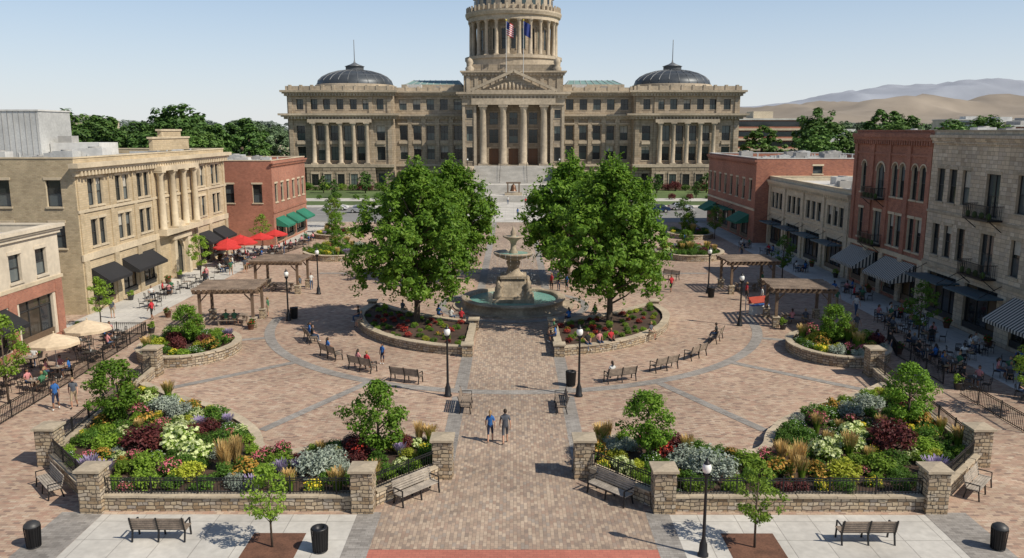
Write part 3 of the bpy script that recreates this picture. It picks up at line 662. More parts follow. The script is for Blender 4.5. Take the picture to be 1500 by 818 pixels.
shell('stone_apartment_building','R',36.5,44,70.78,24,15.9,'stone_block',ops,roof='roof_white',trim='capstone',extra=ex)
mb=MB(); mb.box(91,116,330,350,0,20,'red_brick_r')
for i in range(5): mb.box(90.9,116.1,329.9,330.02,1.5+i*4,3.5+i*4,'glass'); mb.box(90.6,116.4,329.6,330.0,3.9+i*4,4.7+i*4,'beige_brick')
mb.box(98,106,335,345,20,23.5,'beige_brick'); mb.box(90.5,116.5,329.5,350.5,20,20.6,'roof_white'); mb.obj('office_building')
def townhouse(x,y,ww,d,h,m):
    mb=MB(); mb.box(-ww,ww,0,d,0,h,m); mb.box(-ww-.3,ww+.3,-.3,d+.3,h,h+.5,'roof_white')
    for f in range(max(1,int(h/4))):
        nw=int(ww/1.6)
        for i in range(nw):
            u=-ww+1.4+i*(2*ww-2.8)/max(1,nw-1); mb.box(u-.7,u+.7,-.08,.02,1.2+f*4,3.2+f*4,'glass')
    mb.box(-ww*.5,-ww*.2,d*.3,d*.6,h+.5,h+2,'white_metal'); mb.box(ww*.2,ww*.6,d*.4,d*.8,h+.5,h+1.7,'roof_gray')
    mb.obj('town_building',loc=(x,y,0))
for a in((-92,142,11,12,11.5,'red_brick_r'),(-70,134,8,10,10,'beige_brick'),(-118,165,12,14,13,'cream_stucco'),(-150,260,16,18,19,'beige_brick'),(-205,360,20,20,21,'roof_white'),
    (96,150,12,14,12,'beige_brick'),(124,176,12,14,13.5,'cream_stucco'),(150,240,15,18,17,'red_brick_r'),(195,310,16,18,19,'beige_brick'),(245,420,20,20,21,'cream_stucco'),(80,122,10,12,12,'roof_white')): townhouse(*a)
mb=MB()
for i in range(40):
    s=R.choice([-1,1]); y=R.uniform(380,1000); x=s*R.uniform(.28,.7)*y; h=R.uniform(7,14)*(1 if y<500 else 1.3); ww=R.uniform(8,20)
    mb.box(x-ww,x+ww,y,y+15,0,h,R.choice(['beige_brick','roof_white','cream_stucco','red_brick_r'])); mb.box(x-ww+1,x+ww-1,y-.1,y+.02,h*.5,h*.7,'glass')
mb.obj('distant_town')
# ================================================================ PLANTS
rng=np.random.default_rng(3)
def add_leaves(mb,C,N,size,m,asp=.55):
    n=len(C); N=N/np.maximum(np.linalg.norm(N,axis=1,keepdims=True),1e-6)
    t=np.cross(N,rng.normal(size=(n,3))); t/=np.maximum(np.linalg.norm(t,axis=1,keepdims=True),1e-6)
    b=np.cross(N,t); s=size*rng.uniform(.7,1.3,(n,1))
    V=np.stack([C-t*s*.5,C+b*s*.5*asp-t*s*.05,C+t*s*.5-N*s*.12,C-b*s*.5*asp-t*s*.05],1).reshape(-1,3)
    base=len(mb.v); mb.v+=list(map(tuple,V.tolist())); k=mb.slot(m)
    mb.f+=[[base+4*i,base+4*i+1,base+4*i+2,base+4*i+3] for i in range(n)]; mb.mi+=[k]*n; mb.sm+=[False]*n
def clumps(mb,cent,rads,per,size,m,core,up=.5,flat=.75):
    cs=np.repeat(cent,per,axis=0); rs=np.repeat(rads,per)[:,None]
    d=rng.normal(size=cs.shape); d/=np.linalg.norm(d,axis=1,keepdims=True)
    rr=rng.uniform(.35,1,(len(cs),1))**.6
    P=cs+d*rr*rs*np.array([1,1,flat])
    N=d*.7+(P-core)*.12+rng.normal(size=cs.shape)*.45+np.array([0,0,up])
    add_leaves(mb,P,N,size,m)
def crown_pts(n,rx,z0,z1,low=.35,seed=0,lump=.16):
    out=[];rd=[]
    r=random.Random(seed)
    while len(out)<n:
        t=r.random()
        e=math.sin(math.pi*min(1,(t/low)*.5))**.7 if t<low else math.cos(math.pi/2*((t-low)/(1-low)))**.62
        a=r.uniform(0,2*math.pi)
        k=noise.noise(Vector((math.cos(a)*1.6,math.sin(a)*1.6,t*4+seed)))*lump*2
        f=r.uniform(.3,1)**.45
        R_=rx*e*(1+k)*f
        out.append((R_*math.cos(a),R_*math.sin(a),z0+(z1-z0)*t)); rd.append(r.uniform(.75,1.25))
    return np.array(out),np.array(rd)
def big_tree(seed,rx=5.5,z0=2.4,z1=13.2,lobes=34,m='leaf_tree',tr=.24,leaf=.34):
    """crown of separate branch lobes, each lobe carrying drooping leaf clusters"""
    mb=MB(); r=random.Random(seed); core=np.array([0,0,(z0+z1)/2]); L=[]
    for i in range(lobes):
        t=(i+.5)/lobes; a=i*2.39996+r.uniform(-.35,.35)
        e=(math.sin(math.pi*.5*min(1,(t+.12)/.42))**.8) if t<.3 else math.cos(math.pi/2*((t-.3)/.7))**.66
        lr=r.uniform(1.15,1.95)*(1-.25*t); d=max(0,rx*e*r.uniform(.84,1.1)-lr*.9)
        L.append((d*math.cos(a),d*math.sin(a),z0+lr*.6+(z1-z0-lr*1.3)*t+r.uniform(-.3,.3),lr))
    for i in range(9):
        a=r.uniform(0,6.28); L.append((1.6*math.cos(a),1.6*math.sin(a),z0+1.5+(z1-z0-3.5)*i/9,1.8))
    cc=[];rr=[]
    for x,y,z,lr in L:
        k=int(13*lr)
        for j in range(k):
            u=r.uniform(-.55,1); a=r.uniform(0,6.283); s=math.sqrt(1-u*u); q=lr*r.uniform(.72,1.02)
            cc.append((x+q*s*math.cos(a),y+q*s*math.sin(a),z+q*u*.9)); rr.append(r.uniform(.3,.62))
    cc=np.array(cc); rr=np.array(rr)
    clumps(mb,cc,rr,40,leaf,m,core,.55,.7)
    for x,y,z,lr in L:
        k=7; P=[]
        for j in range(k):
            v=Vector((x,y,z))-Vector(core.tolist()); v.normalize(); v=(v+Vector((r.gauss(0,.55),r.gauss(0,.55),r.gauss(.25,.45)))).normalized()
            for h in range(7): P.append((x+v.x*(lr+h*.1),y+v.y*(lr+h*.1),z+v.z*(lr+h*.1)))
        P=np.array(P); P+=rng.normal(size=P.shape)*.09; add_leaves(mb,P,rng.normal(size=P.shape)+np.array([0,0,.5]),leaf*.85,m)
    h=z0+(z1-z0)*.6
    mb.tube([(0,0,-.1),(.0,.02,.4),(.05,.03,z0*.7),(.0,.05,z0+1.0),(.1,0,h)],[tr*1.6,tr*1.15,tr,tr*.8,tr*.3],'bark',9)
    for x,y,z,lr in L:
        c=Vector((x,y,z)); s=Vector((0,0,max(z0*.7,min(h,z-1.2-.25*c.xy.length)))); mid=(s+c)/2+Vector((0,0,-.25))
        mb.tube([s,mid,c],[tr*.42,tr*.26,.03],'bark',5)
    return mb.mesh('tree',False)
T1=big_tree(1,5.4,2.2,13.2,36,leaf=.32); T2=big_tree(5,5.3,2.2,13.2,36,leaf=.32); T3=big_tree(9,5.0,2.4,11.8,30)
put(T1,'shade_tree',-7.9,64.2,.3,1,.3); put(T2,'shade_tree',7.9,64.2,1.2,1,.3)
put(T3,'shade_tree',-6.4,85,.0,1.05,.1); put(T3,'shade_tree',5.9,85,2.2,1.08,.1)
def sapling(seed,H=3.6,m='leaf_lime'):
    mb=MB(); cent,rd=crown_pts(46,H*.24,H*.33,H*.97,.35,seed,.35); clumps(mb,cent,rd*.24,38,.13,m,np.array([0,0,H*.6]))
    mb.tube([(0,0,-.05),(.02,.01,H*.4),(-.02,0,H*.85)],[.05,.04,.012],'bark',6)
    for i in range(0,40,3):
        c=cent[i]; mb.tube([(0,0,max(H*.28,c[2]-H*.2)),tuple(c)],[.02,.006],'bark',4)
    return mb.mesh('sapling',False)
S=[sapling(i) for i in(3,11)]; SM=[sapling(i,3.6,'leaf_mid') for i in(23,31)]
for x,y,sc,k in((-9.4,28.9,1,0),(9.4,28.9,1,1),(-34,64.4,1.2,0),(-30,45.6,1.5,1),(-34.2,86.5,1.4,0),(-34,108,1.35,1),(-28,126,1.6,0),
                (30.9,59.5,1.35,2),(28.9,85,1.4,3),(29.5,43.5,1.35,1),(30,119,1.4,3),(27,127,1.6,2),(-24,131,1.5,3),(-30.5,134,1.5,2)):
    put((S+SM)[k],'young_tree',x,y,R.uniform(0,6),sc)
def shrub(seed,m,r=.6,h=.9,n=40,per=26,leaf=.11,fl=None,nf=120,fs=.09):
    mb=MB(); rr=random.Random(seed); c=[]
    for i in range(n):
        a=rr.uniform(0,6.283); q=r*math.sqrt(rr.random())*.8
        zz=h*(.25+.6*rr.random())*math.sqrt(max(0.1,1-(q/r)**2)); c.append((q*math.cos(a),q*math.sin(a),zz))
    c=np.array(c); clumps(mb,c,np.full(n,r*.3),per,leaf,m,np.array([0,0,0]),.6,.9)
    if fl:
        idx=rng.integers(0,n,nf); P=c[idx]; d=rng.normal(size=P.shape); d[:,2]=abs(d[:,2])+.3; d/=np.linalg.norm(d,axis=1,keepdims=True)
        add_leaves(mb,P+d*r*.33,d+rng.normal(size=P.shape)*.3,fs,fl,.9)
    for i in range(6):
        mb.tube([(0,0,0),tuple(c[i])],[.02,.008],'bark',4)
    return mb.mesh('shrub',False)
def spikes(seed,m,h=1.1,n=170,spread=.45,w=.02,fl=None):
    mb=MB(); rr=random.Random(seed); V=[];F=[];V2=[];F2=[]
    for i in range(n):
        a=rr.uniform(0,6.283); q=.14*rr.random(); ln=h*rr.uniform(.65,1.05); sp=spread*rr.random()**.8*ln
        p0=Vector((q*math.cos(a),q*math.sin(a),0)); d=Vector((math.cos(a),math.sin(a),0)); s=Vector((-d.y,d.x,0))*w
        p1=p0+d*sp*.35+Vector((0,0,ln*.6)); p2=p0+d*sp+Vector((0,0,ln*.97))
        b=len(V); V+=[p0-s,p0+s,p1+s,p1-s,p2+s*.3,p2-s*.3]; F+=[(b,b+1,b+2,b+3),(b+3,b+2,b+4,b+5)]
        if fl:
            b=len(V2); e=s*1.6; pm=(p1+p2)/2; V2+=[pm-e,pm+e,p2+e*.6+Vector((0,0,.06)),p2-e*.6+Vector((0,0,.06))]; F2+=[(b,b+1,b+2,b+3)]
    mb.add(V,F,m)
    if fl: mb.add(V2,F2,fl)
    return mb.mesh('grass_clump',False)
PL={
 'green_shrub':shrub(1,'leaf_mid'),'yellow_green_shrub':shrub(2,'leaf_yellow',.6,.8),'maroon_shrub':shrub(3,'leaf_maroon',.65,1.0,50),
 'hydrangea_bush':shrub(4,'leaf_lime',.6,.85,fl='leaf_white',nf=420,fs=.14),'silver_shrub':shrub(5,'leaf_silver',.65,.95,60,26,.09),
 'pink_flower_shrub':shrub(6,'leaf_mid',.55,.75,fl='fl_pink',nf=260),'red_flower_shrub':shrub(7,'leaf_maroon',.6,.75,fl='fl_red',nf=220),
 'yellow_flower_shrub':shrub(8,'leaf_lime',.55,.65,fl='fl_yellow',nf=240),'orange_shrub':shrub(9,'leaf_mid',.6,.8,fl='leaf_orange',nf=260,fs=.12),
 'lavender_plant':spikes(10,'leaf_silver',.75,200,.6,.014,'fl_purple'),'ornamental_grass':spikes(11,'leaf_lime',1.25,240,.35,.016,'straw'),
 'feather_grass':spikes(12,'straw',1.3,220,.3,.018),'dark_green_shrub':shrub(13,'leaf_mid',.6,.9,60,24,.08),'white_flower_shrub':shrub(14,'leaf_mid',.55,.6,fl='flag_white',nf=70,fs=.05),
 'lime_shrub':shrub(15,'leaf_lime',.6,.8)}
def small_tree(seed,m):
    mb=MB(); cent,rd=crown_pts(80,1.2,.7,3.5,.4,seed,.3); clumps(mb,cent,rd*.38,52,.17,m,np.array([0,0,2]))
    mb.tube([(0,0,-.1),(.03,0,1),(0,0,2.6)],[.09,.07,.02],'bark',7)
    for i in range(0,60,5): mb.tube([(0,0,max(.7,cent[i][2]-.8)),tuple(cent[i])],[.035,.01],'bark',4)
    return mb.mesh('small_tree',False)
ST1=small_tree(2,'leaf_tree'); ST2=small_tree(4,'leaf_tree')
def inpoly(x,y,P):
    c=False;j=len(P)-1
    for i in range(len(P)):
        if (P[i][1]>y)!=(P[j][1]>y) and x<(P[j][0]-P[i][0])*(y-P[i][1])/(P[j][1]-P[i][1])+P[i][0]: c=not c
        j=i
    return c
def edged(x,y,P):
    m=9
    for i in range(len(P)):
        a=Vector(P[i]);b=Vector(P[(i+1)%len(P)]);p=Vector((x,y)); t=max(0,min(1,(p-a).dot(b-a)/max(1e-6,(b-a).length_squared))); m=min(m,(a+(b-a)*t-p).length)
    return m
def fill(P,n,z,kinds,avoid=(),smin=.55,smax=1.0,gap=.62):
    pts=list(avoid); xs=[p[0] for p in P]; ys=[p[1] for p in P]; t=0;c=0
    while c<n and t<n*40:
        t+=1; x=R.uniform(min(xs),max(xs)); y=R.uniform(min(ys),max(ys))
        if not inpoly(x,y,P) or edged(x,y,P)<.42: continue
        s=R.uniform(smin,smax)
        if any((x-a)**2+(y-b)**2<(gap*(s*.55+q*.6))**2*1.6 for a,b,q in pts): continue
        k=kinds[int((noise.noise(Vector((x*.45+31,y*.45,0)))*.5+.5+R.uniform(-.12,.12))*len(kinds)*1.6)%len(kinds)]
        put(PL[k],k,x,y,R.uniform(0,6),(s,s,s*R.uniform(.85,1.15)),z); pts.append((x,y,s)); c+=1
ALL=['green_shrub','yellow_green_shrub','maroon_shrub','hydrangea_bush','lavender_plant','orange_shrub','lime_shrub','silver_shrub','pink_flower_shrub','yellow_flower_shrub','ornamental_grass','dark_green_shrub','white_flower_shrub','lime_shrub','green_shrub']
def ribbon(mb,path,hw,z0,z1,m,closed=False,top=True):
    n=len(path); A=[];B=[]
    for i in range(n):
        p=Vector(path[i]); a=Vector(path[i-1]) if (i or closed) else None; b=Vector(path[(i+1)%n]) if (i<n-1 or closed) else None
        d1=(p-a).normalized() if a is not None else None; d2=(b-p).normalized() if b is not None else None
        d1=d1 or d2; d2=d2 or d1
        nn=Vector((-(d1+d2).y,(d1+d2).x)).normalized(); k=hw/max(.4,nn.dot(Vector((-d1.y,d1.x))))
        A.append(p+nn*k);B.append(p-nn*k)
    for i in range(n if closed else n-1):
        j=(i+1)%n
        a0,a1,b0,b1=A[i],A[j],B[i],B[j]
        mb.quad((a1.x,a1.y,z0),(a0.x,a0.y,z0),(a0.x,a0.y,z1),(a1.x,a1.y,z1),m)
        mb.quad((b0.x,b0.y,z0),(b1.x,b1.y,z0),(b1.x,b1.y,z1),(b0.x,b0.y,z1),m)
        mb.quad((b0.x,b0.y,z1),(b1.x,b1.y,z1),(a1.x,a1.y,z1),(a0.x,a0.y,z1),m)
        mb.quad((a0.x,a0.y,z0),(a1.x,a1.y,z0),(b1.x,b1.y,z0),(b0.x,b0.y,z0),m)
    if not closed:
        mb.quad((A[0].x,A[0].y,z0),(B[0].x,B[0].y,z0),(B[0].x,B[0].y,z1),(A[0].x,A[0].y,z1),m)
        mb.quad((B[-1].x,B[-1].y,z0),(A[-1].x,A[-1].y,z0),(A[-1].x,A[-1].y,z1),(B[-1].x,B[-1].y,z1),m)
def smooth(path,k=2,closed=False):
    for _ in range(k):
        q=[]
        n=len(path)
        if not closed: q.append(path[0])
        for i in range(n if closed else n-1):
            a=path[i];b=path[(i+1)%n]
            q+=[(a[0]*.75+b[0]*.25,a[1]*.75+b[1]*.25),(a[0]*.25+b[0]*.75,a[1]*.25+b[1]*.75)]
        if not closed: q.append(path[-1])
        path=q
    return path
def caps(mb,path,hw,z,closed):
    P=[Vector(p) for p in path]+([Vector(path[0])] if closed else [])
    for i in range(len(P)-1):
        a,b=P[i],P[i+1]; L=(b-a).length
        if L<.02: continue
        n=max(1,int(L/.75)); d=(b-a)/L; q=Vector((-d.y,d.x))
        cuts=[0]+sorted(min(.98,max(.02,(k+R.uniform(-.2,.2))/n)) for k in range(1,n))+[1]
        for k in range(n):
            p0=a+d*(L*cuts[k]+.008); p1=a+d*(L*cuts[k+1]-.008); w0=hw+R.uniform(-.02,.03); h=z+.09+R.uniform(-.012,.012)
            v=[(p0-q*w0),(p1-q*w0),(p1+q*w0),(p0+q*w0)]
            mb.add([(c.x,c.y,z+.002) for c in v]+[(c.x,c.y,h) for c in v],[(0,3,2,1),(4,5,6,7),(0,1,5,4),(1,2,6,5),(2,3,7,6),(3,0,4,7)],'capstone')
def stone_wall(path,h=.62,hw=.2,closed=False,name='stone_wall'):
    mb=MB(); ribbon(mb,path,hw,0,h,'rubble',closed); caps(mb,path,hw+.06,h,closed); return mb.obj(name)
def pillar(x,y,h=1.85,rot=0,w=.46):
    mb=MB(); mb.box(-w,w,-w,w,0,h,'rubble'); q=w+.09; mb.box(-q,q,-q,q,h+.002,h+.11,'capstone')
    for i in range(int(h/.22)):
        for fx in range(4):
            u=R.uniform(-w*.8,w*.45); mb.T=Matrix.Rotation(fx*math.pi/2,4,'Z'); mb.box(u,u+R.uniform(.18,.34),-w-R.uniform(.01,.03),-w+.02,i*.22+.02,i*.22+R.uniform(.13,.2),'rubble'); mb.T=Matrix.Identity(4)
    mb.add([(-q,-q,h+.11),(q,-q,h+.11),(q,q,h+.11),(-q,q,h+.11),(0,0,h+.2)],[(0,1,4),(1,2,4),(2,3,4),(3,0,4)],'capstone')
    mb.obj('stone_pillar',loc=(x,y,0),rot=rot)
def fence(path,z,h,name='iron_fence',sp=.14):
    mb=MB()
    for i in range(len(path)-1):
        a=Vector(path[i]);b=Vector(path[i+1]);L=(b-a).length;n=max(1,int(L/sp))
        for zz in(z+.08,z+h-.12,z+h-.02): mb.bar((a.x,a.y,zz),(b.x,b.y,zz),.035,.035,'dark_metal')
        for k in range(n+1):
            p=a+(b-a)*k/n; big=(k%14==0); r=.03 if big else .011
            mb.box(p.x-r,p.x+r,p.y-r,p.y+r,z,z+h+(.06 if big else 0),'dark_metal')
    mb.obj(name)
for s in(-1,1):
    X=lambda P:[(p[0]*-s,p[1]) for p in P]
    front=X([(-17.45,32.1),(-6.85,32.1)]); d1=X([(-6.05,32.5),(-3.65,35.1)]); d2=X([(-18.25,32.5),(-22.15,36.5)]); d3=X([(-22.55,37.3),(-23.75,50.8)])
    for p in(front,d1,d2): stone_wall(p); fence(p,.72,.72)
    stone_wall(d3); fence(d3,.72,.72)
    for q,r in(((-17.9,32.1),0),((-6.4,32.1),0),((-3.3,35.5),0),((-22.5,36.9),0),((-23.8,51.2),0)): pillar(q[0]*-s,q[1],1.85,r)
    inner=smooth(X([(-3.5,36.0),(-3.9,39.2),(-6.7,39),(-9,38.2),(-11.2,36.9),(-12.6,37.6),(-13.4,39.8),(-15.2,42.1),(-17.6,44),(-20,45.4),(-23.1,48)]),2)
    stone_wall(inner,.46,.19,name='planter_wall')
    bed=X([(-17.9,32.2),(-6.4,32.2),(-3.4,35.6)])+inner+X([(-23.3,48),(-22.6,36.9)])
    mb=MB(); mb.poly(bed,.43,'mulch'); mb.obj('planter_soil')
    mains=[('T',-21,40.6,1.0),('T',-6.2,36.4,1.0),('maroon_shrub',-18.4,37.6,2.0),('hydrangea_bush',-16.4,37.6,1.6),('hydrangea_bush',-15.2,36.4,1.4),('hydrangea_bush',-17.2,39.2,1.3),
      ('silver_shrub',-20,43.3,1.4),('silver_shrub',-18.6,42.4,1.1),('silver_shrub',-9.3,34.6,1.8),('silver_shrub',-8.4,35.6,1.5),('feather_grass',-13.7,35.5,1.25),('feather_grass',-12.9,35.9,1.15),('feather_grass',-13.2,34.9,1.1),
      ('red_flower_shrub',-7.6,36.6,1.3),('maroon_shrub',-8.0,37.3,1.1),('yellow_green_shrub',-15.0,34.2,1.4),('lime_shrub',-16.9,35.0,1.5),('lavender_plant',-19.3,34.6,1.2),('lavender_plant',-18.6,34.1,1.1),('orange_shrub',-11.9,34.4,1.3),
      ('dark_green_shrub',-21.2,38.4,1.3),('lime_shrub',-20.3,37.4,1.3),('ornamental_grass',-4.3,38.3,1.0),('feather_grass',-4.9,38.6,.9),('yellow_green_shrub',-4.9,36.4,1.0),('hydrangea_bush',-5.2,35.3,.8),('orange_shrub',-22,40.5,1.1),('green_shrub',-14.5,38.2,1.3),
      ('maroon_shrub',-21.9,43.5,1.1),('green_shrub',-16.5,41.8,1.2),('white_flower_shrub',-15.2,40.3,1.1),('lime_shrub',-10.8,35.6,1.2),('pink_flower_shrub',-12.0,36.4,.9),('orange_shrub',-18,43,1.0)]
    av=[]
    for k,x,y,q in mains:
        x=x*-s+R.uniform(-.3,.3); y+=R.uniform(-.25,.25); q*=R.uniform(.9,1.1)
        if k=='T': put(ST1 if (s>0)==(y>38) else ST2,'small_tree',x,y,R.uniform(0,6),R.uniform(.95,1.12),.4)
        else: put(PL[k],k,x,y,R.uniform(0,6),(q,q,q*R.uniform(.8,1)),.4)
        av.append((x,y,q if k!='T' else .6))
    fill(bed,115,.4,ALL,av,.6,1.1,.56)
    def rp(cx,cy,r,h,n,a0=0,a1=360,tree=None):
        P=[(cx+r*math.cos(t),cy+r*1.15*math.sin(t)) for t in [2*math.pi*i/28 for i in range(28)]]
        stone_wall(P,h,.2,True,'planter_wall')
        mb=MB(); mb.poly(P,h-.12,'mulch'); mb.obj('planter_soil')
        av=[]
        if tree:
            put(ST2,'small_tree',cx-.2,cy+.3,R.uniform(0,6),tree,h-.2); av=[(cx,cy,1)]
        fill(P,n,h-.15,ALL,av,.75,1.25,.58)
    rp(-23.6*-s,56.8,3.3,.7,40,tree=.85)
    rp(-22.6*-s,103,4.3,.7,46,tree=.8)
    rp(-27*-s,122,3.2,.6,20,tree=.9)
    outer=smooth(X([(-12.6,70.6),(-13.2,67),(-12.0,62.6),(-9.6,59.2),(-6.6,57),(-3.3,56)]),2)
    inn2=smooth(X([(-3.2,63.6),(-5.6,64.9),(-9.0,67.3),(-12.2,70.8)]),2)
    stone_wall(outer,.6,.24,name='planter_wall'); stone_wall(inn2,.6,.22,name='planter_wall'); stone_wall(X([(-3.3,56.5),(-3.25,63.1)]),.6,.22,name='planter_wall')
    bp=outer[:-1]+X([(-3.3,56.2)])+inn2
    mb=MB(); mb.poly(bp,.5,'mulch'); mb.obj('planter_soil')
    fill(bp,52,.47,['green_shrub','yellow_green_shrub','orange_shrub','green_shrub','lime_shrub','red_flower_shrub','lime_shrub'],[(-7.9*-s,64.2,.5)],.35,.62,.95)
    for q in((-3.3,55.9),(-12.7,70.9),(-3.2,63.7)): pillar(q[0]*-s,q[1],.85,0,.36)
    flat('tree_pit',[X(rect(-10.45,-8.35,20,30))],.014,'mulch_red')
def forest_tree(seed,m,H=10,rx=4):
    mb=MB(); r=random.Random(seed); cc=[];rr=[]
    for i in range(15):
        t=(i+.5)/15; a=i*2.4+r.uniform(-.4,.4); e=math.sin(math.pi*min(1,(t+.15)/.8*.5)) if t<.5 else math.cos(math.pi/2*((t-.45)/.6))**.7
        lr=rx*r.uniform(.28,.42); d=max(0,rx*e-lr*.8)*r.uniform(.7,1.1)
        for j in range(9):
            u=r.uniform(-.5,1); b=r.uniform(0,6.28); s=math.sqrt(1-u*u)
            cc.append((d*math.cos(a)+lr*s*math.cos(b),d*math.sin(a)+lr*s*math.sin(b),H*.2+(H*.72)*t+lr*u*.8)); rr.append(r.uniform(.35,.65))
    clumps(mb,np.array(cc),np.array(rr)*rx*.27,34,.48*H/10,m,np.array([0,0,H*.5]),.5,.8)
    mb.tube([(0,0,-.2),(0,0,H*.3),(.1,0,H*.8)],[.35,.28,.1],'bark',6)
    return mb.mesh('broadleaf_tree',False)
FT=[forest_tree(1,'leaf_dark'),forest_tree(2,'leaf_midfar'),forest_tree(3,'leaf_midfar',10,3.4),forest_tree(8,'leaf_dark',10,2.8)]; FF=[forest_tree(i,'leaf_far_hazed') for i in(4,5)]; FH=[forest_tree(6,'leaf_hazy')]
for s in(-1,1):
    for i in range(20):
        x=s*(14.5+i*2.4+R.uniform(-.6,.6)); k=R.choice(['dark_green_shrub','green_shrub','green_shrub','maroon_shrub','lime_shrub']); q=R.uniform(1.5,3.2); put(PL[k],k,x,217.2+R.uniform(-2,1),R.uniform(0,6),q)
    for i in range(12):
        x=s*(16+i*4.2+R.uniform(-1,1)); k=R.choice(['dark_green_shrub','green_shrub','yellow_green_shrub','maroon_shrub']); put(PL[k],k,x,190.5+R.uniform(-1.6,1.6),R.uniform(0,6),R.uniform(1.3,2.3))
for x,y,sc in((-17,205,.55),(18,206,.5),(-38,207,.55),(37,208,.5),(-62,206,.9),(64,207,.9),(-31,195,.4),(29,195,.42),(-49,208,.45),(50,209,.5),(-57,188,.6),(57,188,.6),(-25,210,.4),(25,210,.45),(-43,193,.45),(44,194,.4)):
    put(R.choice(FT),'broadleaf_tree',x,y,R.uniform(0,6),sc)
BT=[(-71,182,1.75),(-82,196,2.35),(-92,178,1.9),(-70,215,1.85),(-103,205,2.1),(-66,160,1.2),(-80,240,2.25),(-60,150,1.1),(-120,220,2.3),(-112,180,1.9),(-130,200,2.0),(-100,160,1.75),(-88,160,1.8),(-78,172,1.65),(-140,230,2.2),(-76,205,2.0),(-90,222,2.55),(-126,250,2.3),
      (-107,190,2.0),(-96,235,2.2),(-114,205,1.9),(-86,185,1.9),(-146,215,2.1),(-76,190,1.8),(-68,172,1.5),
      (71,190,1.65),(80,210,2.1),(90,195,1.85),(70,230,1.9),(98,215,2.3),(110,230,2.15),(66,170,1.3),(125,215,1.95),(104,190,1.9),(-55,140,1.2),(-84,150,1.6),(-66,121,1.35),(60,150,1.2),(72,150,1.45),(118,195,1.9),(132,230,2.0),(92,172,1.75),(80,165,1.6),(140,205,1.9),(76,130,1.4),(-78,118,1.45),(-96,128,1.6),
      (86,230,2.15),(76,205,1.8),(112,208,1.85),(128,240,2.1),(96,205,1.8),(84,182,1.6),(104,222,2.0),(150,225,2.0)]
for x,y,sc in BT: put(R.choice(FT),'broadleaf_tree',x,y,R.uniform(0,6),(sc*1.1,sc*1.1,sc*R.uniform(.82,1.0)))
root=empty('distant_tree_line')
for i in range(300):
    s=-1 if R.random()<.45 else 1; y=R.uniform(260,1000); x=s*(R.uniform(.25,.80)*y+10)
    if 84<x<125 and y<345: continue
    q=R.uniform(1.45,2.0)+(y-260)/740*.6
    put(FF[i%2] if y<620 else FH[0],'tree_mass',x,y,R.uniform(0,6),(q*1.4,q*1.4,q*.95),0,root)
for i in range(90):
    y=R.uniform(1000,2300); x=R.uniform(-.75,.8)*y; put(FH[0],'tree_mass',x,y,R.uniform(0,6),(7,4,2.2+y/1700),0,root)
# ================================================================ FOUNTAIN
F=MB()
F.lathe([(4.95,0),(4.95,.12),(4.7,.14),(4.62,.2),(4.62,.62),(4.8,.68),(4.85,.8),(4.75,.86),(4.2,.86),(4.1,.8),(4.1,.3)],'fountain_stone',64)
F.lathe([(5.6,0),(5.6,.1),(4.96,.1)],'fountain_stone',64,sm=False)
F.box(-1.9,1.9,-1.9,1.9,0,.9,'fountain_stone'); F.box(-1.65,1.65,-1.65,1.65,.9,1.15,'fountain_stone')
def frus(a,b,z0,z1):
    F.add([(-a,-a,z0),(a,-a,z0),(a,a,z0),(-a,a,z0),(-b,-b,z1),(b,-b,z1),(b,b,z1),(-b,b,z1)],[(0,1,5,4),(1,2,6,5),(2,3,7,6),(3,0,4,7),(4,5,6,7)],'fountain_stone')
frus(1.45,1.0,1.15,2.7); frus(1.2,1.2,2.7,2.92)
for sx in(-1,1):
    for sy in(-1,1):
        F.lathe([(.36,.9),(.42,1.2),(.3,1.6),(.34,1.9),(.18,2.2),(.2,2.4),(.001,2.6)],'fountain_stone',10,(sx*1.35,sy*1.35,0))
F.lathe([(.95,2.9),(.85,3.05),(.62,3.2),(.5,3.6),(.62,3.9),(.66,4.1),(.5,4.25),(1.0,4.4),(1.6,4.65),(1.82,4.85),(1.82,5.0),(1.68,5.02),(1.2,4.85),(.4,4.8)],'fountain_stone',32)
F.lathe([(.4,4.8),(.42,5.0),(.26,5.3),(.24,5.7),(.34,6.0),(.6,6.2),(.95,6.38),(.98,6.48),(.85,6.5),(.3,6.42),(.22,6.6),(.28,6.8),(.16,7.0),(.14,7.15),(.001,7.4)],'fountain_stone',24)
fo=empty('fountain',0,73); F.obj('stone_basins',fo)
F=MB(); F.lathe([(.001,.58),(4.11,.58)],'water',64,sm=False); F.lathe([(.001,4.9),(1.5,4.9)],'water',24,sm=False); F.lathe([(.001,6.44),(.8,6.44)],'water',24,sm=False)
F.obj('water_surface',fo)
m,n,l,b=newmat('water_stream'); inp(b,'Base Color',(.75,.8,.82,1)); inp(b,'Roughness',.2)
F=MB()
for i in range(22):
    a=i/22*6.283+R.uniform(-.05,.05)
    for k in range(9):
        t=k/9+R.uniform(0,.05); rr_=1.82+.25*t; z=4.95-4.3*t*t; F.ell((rr_*math.cos(a),rr_*math.sin(a),z),(.012,.012,.07),'water_stream',4,3)
F.obj('water_drops',fo)
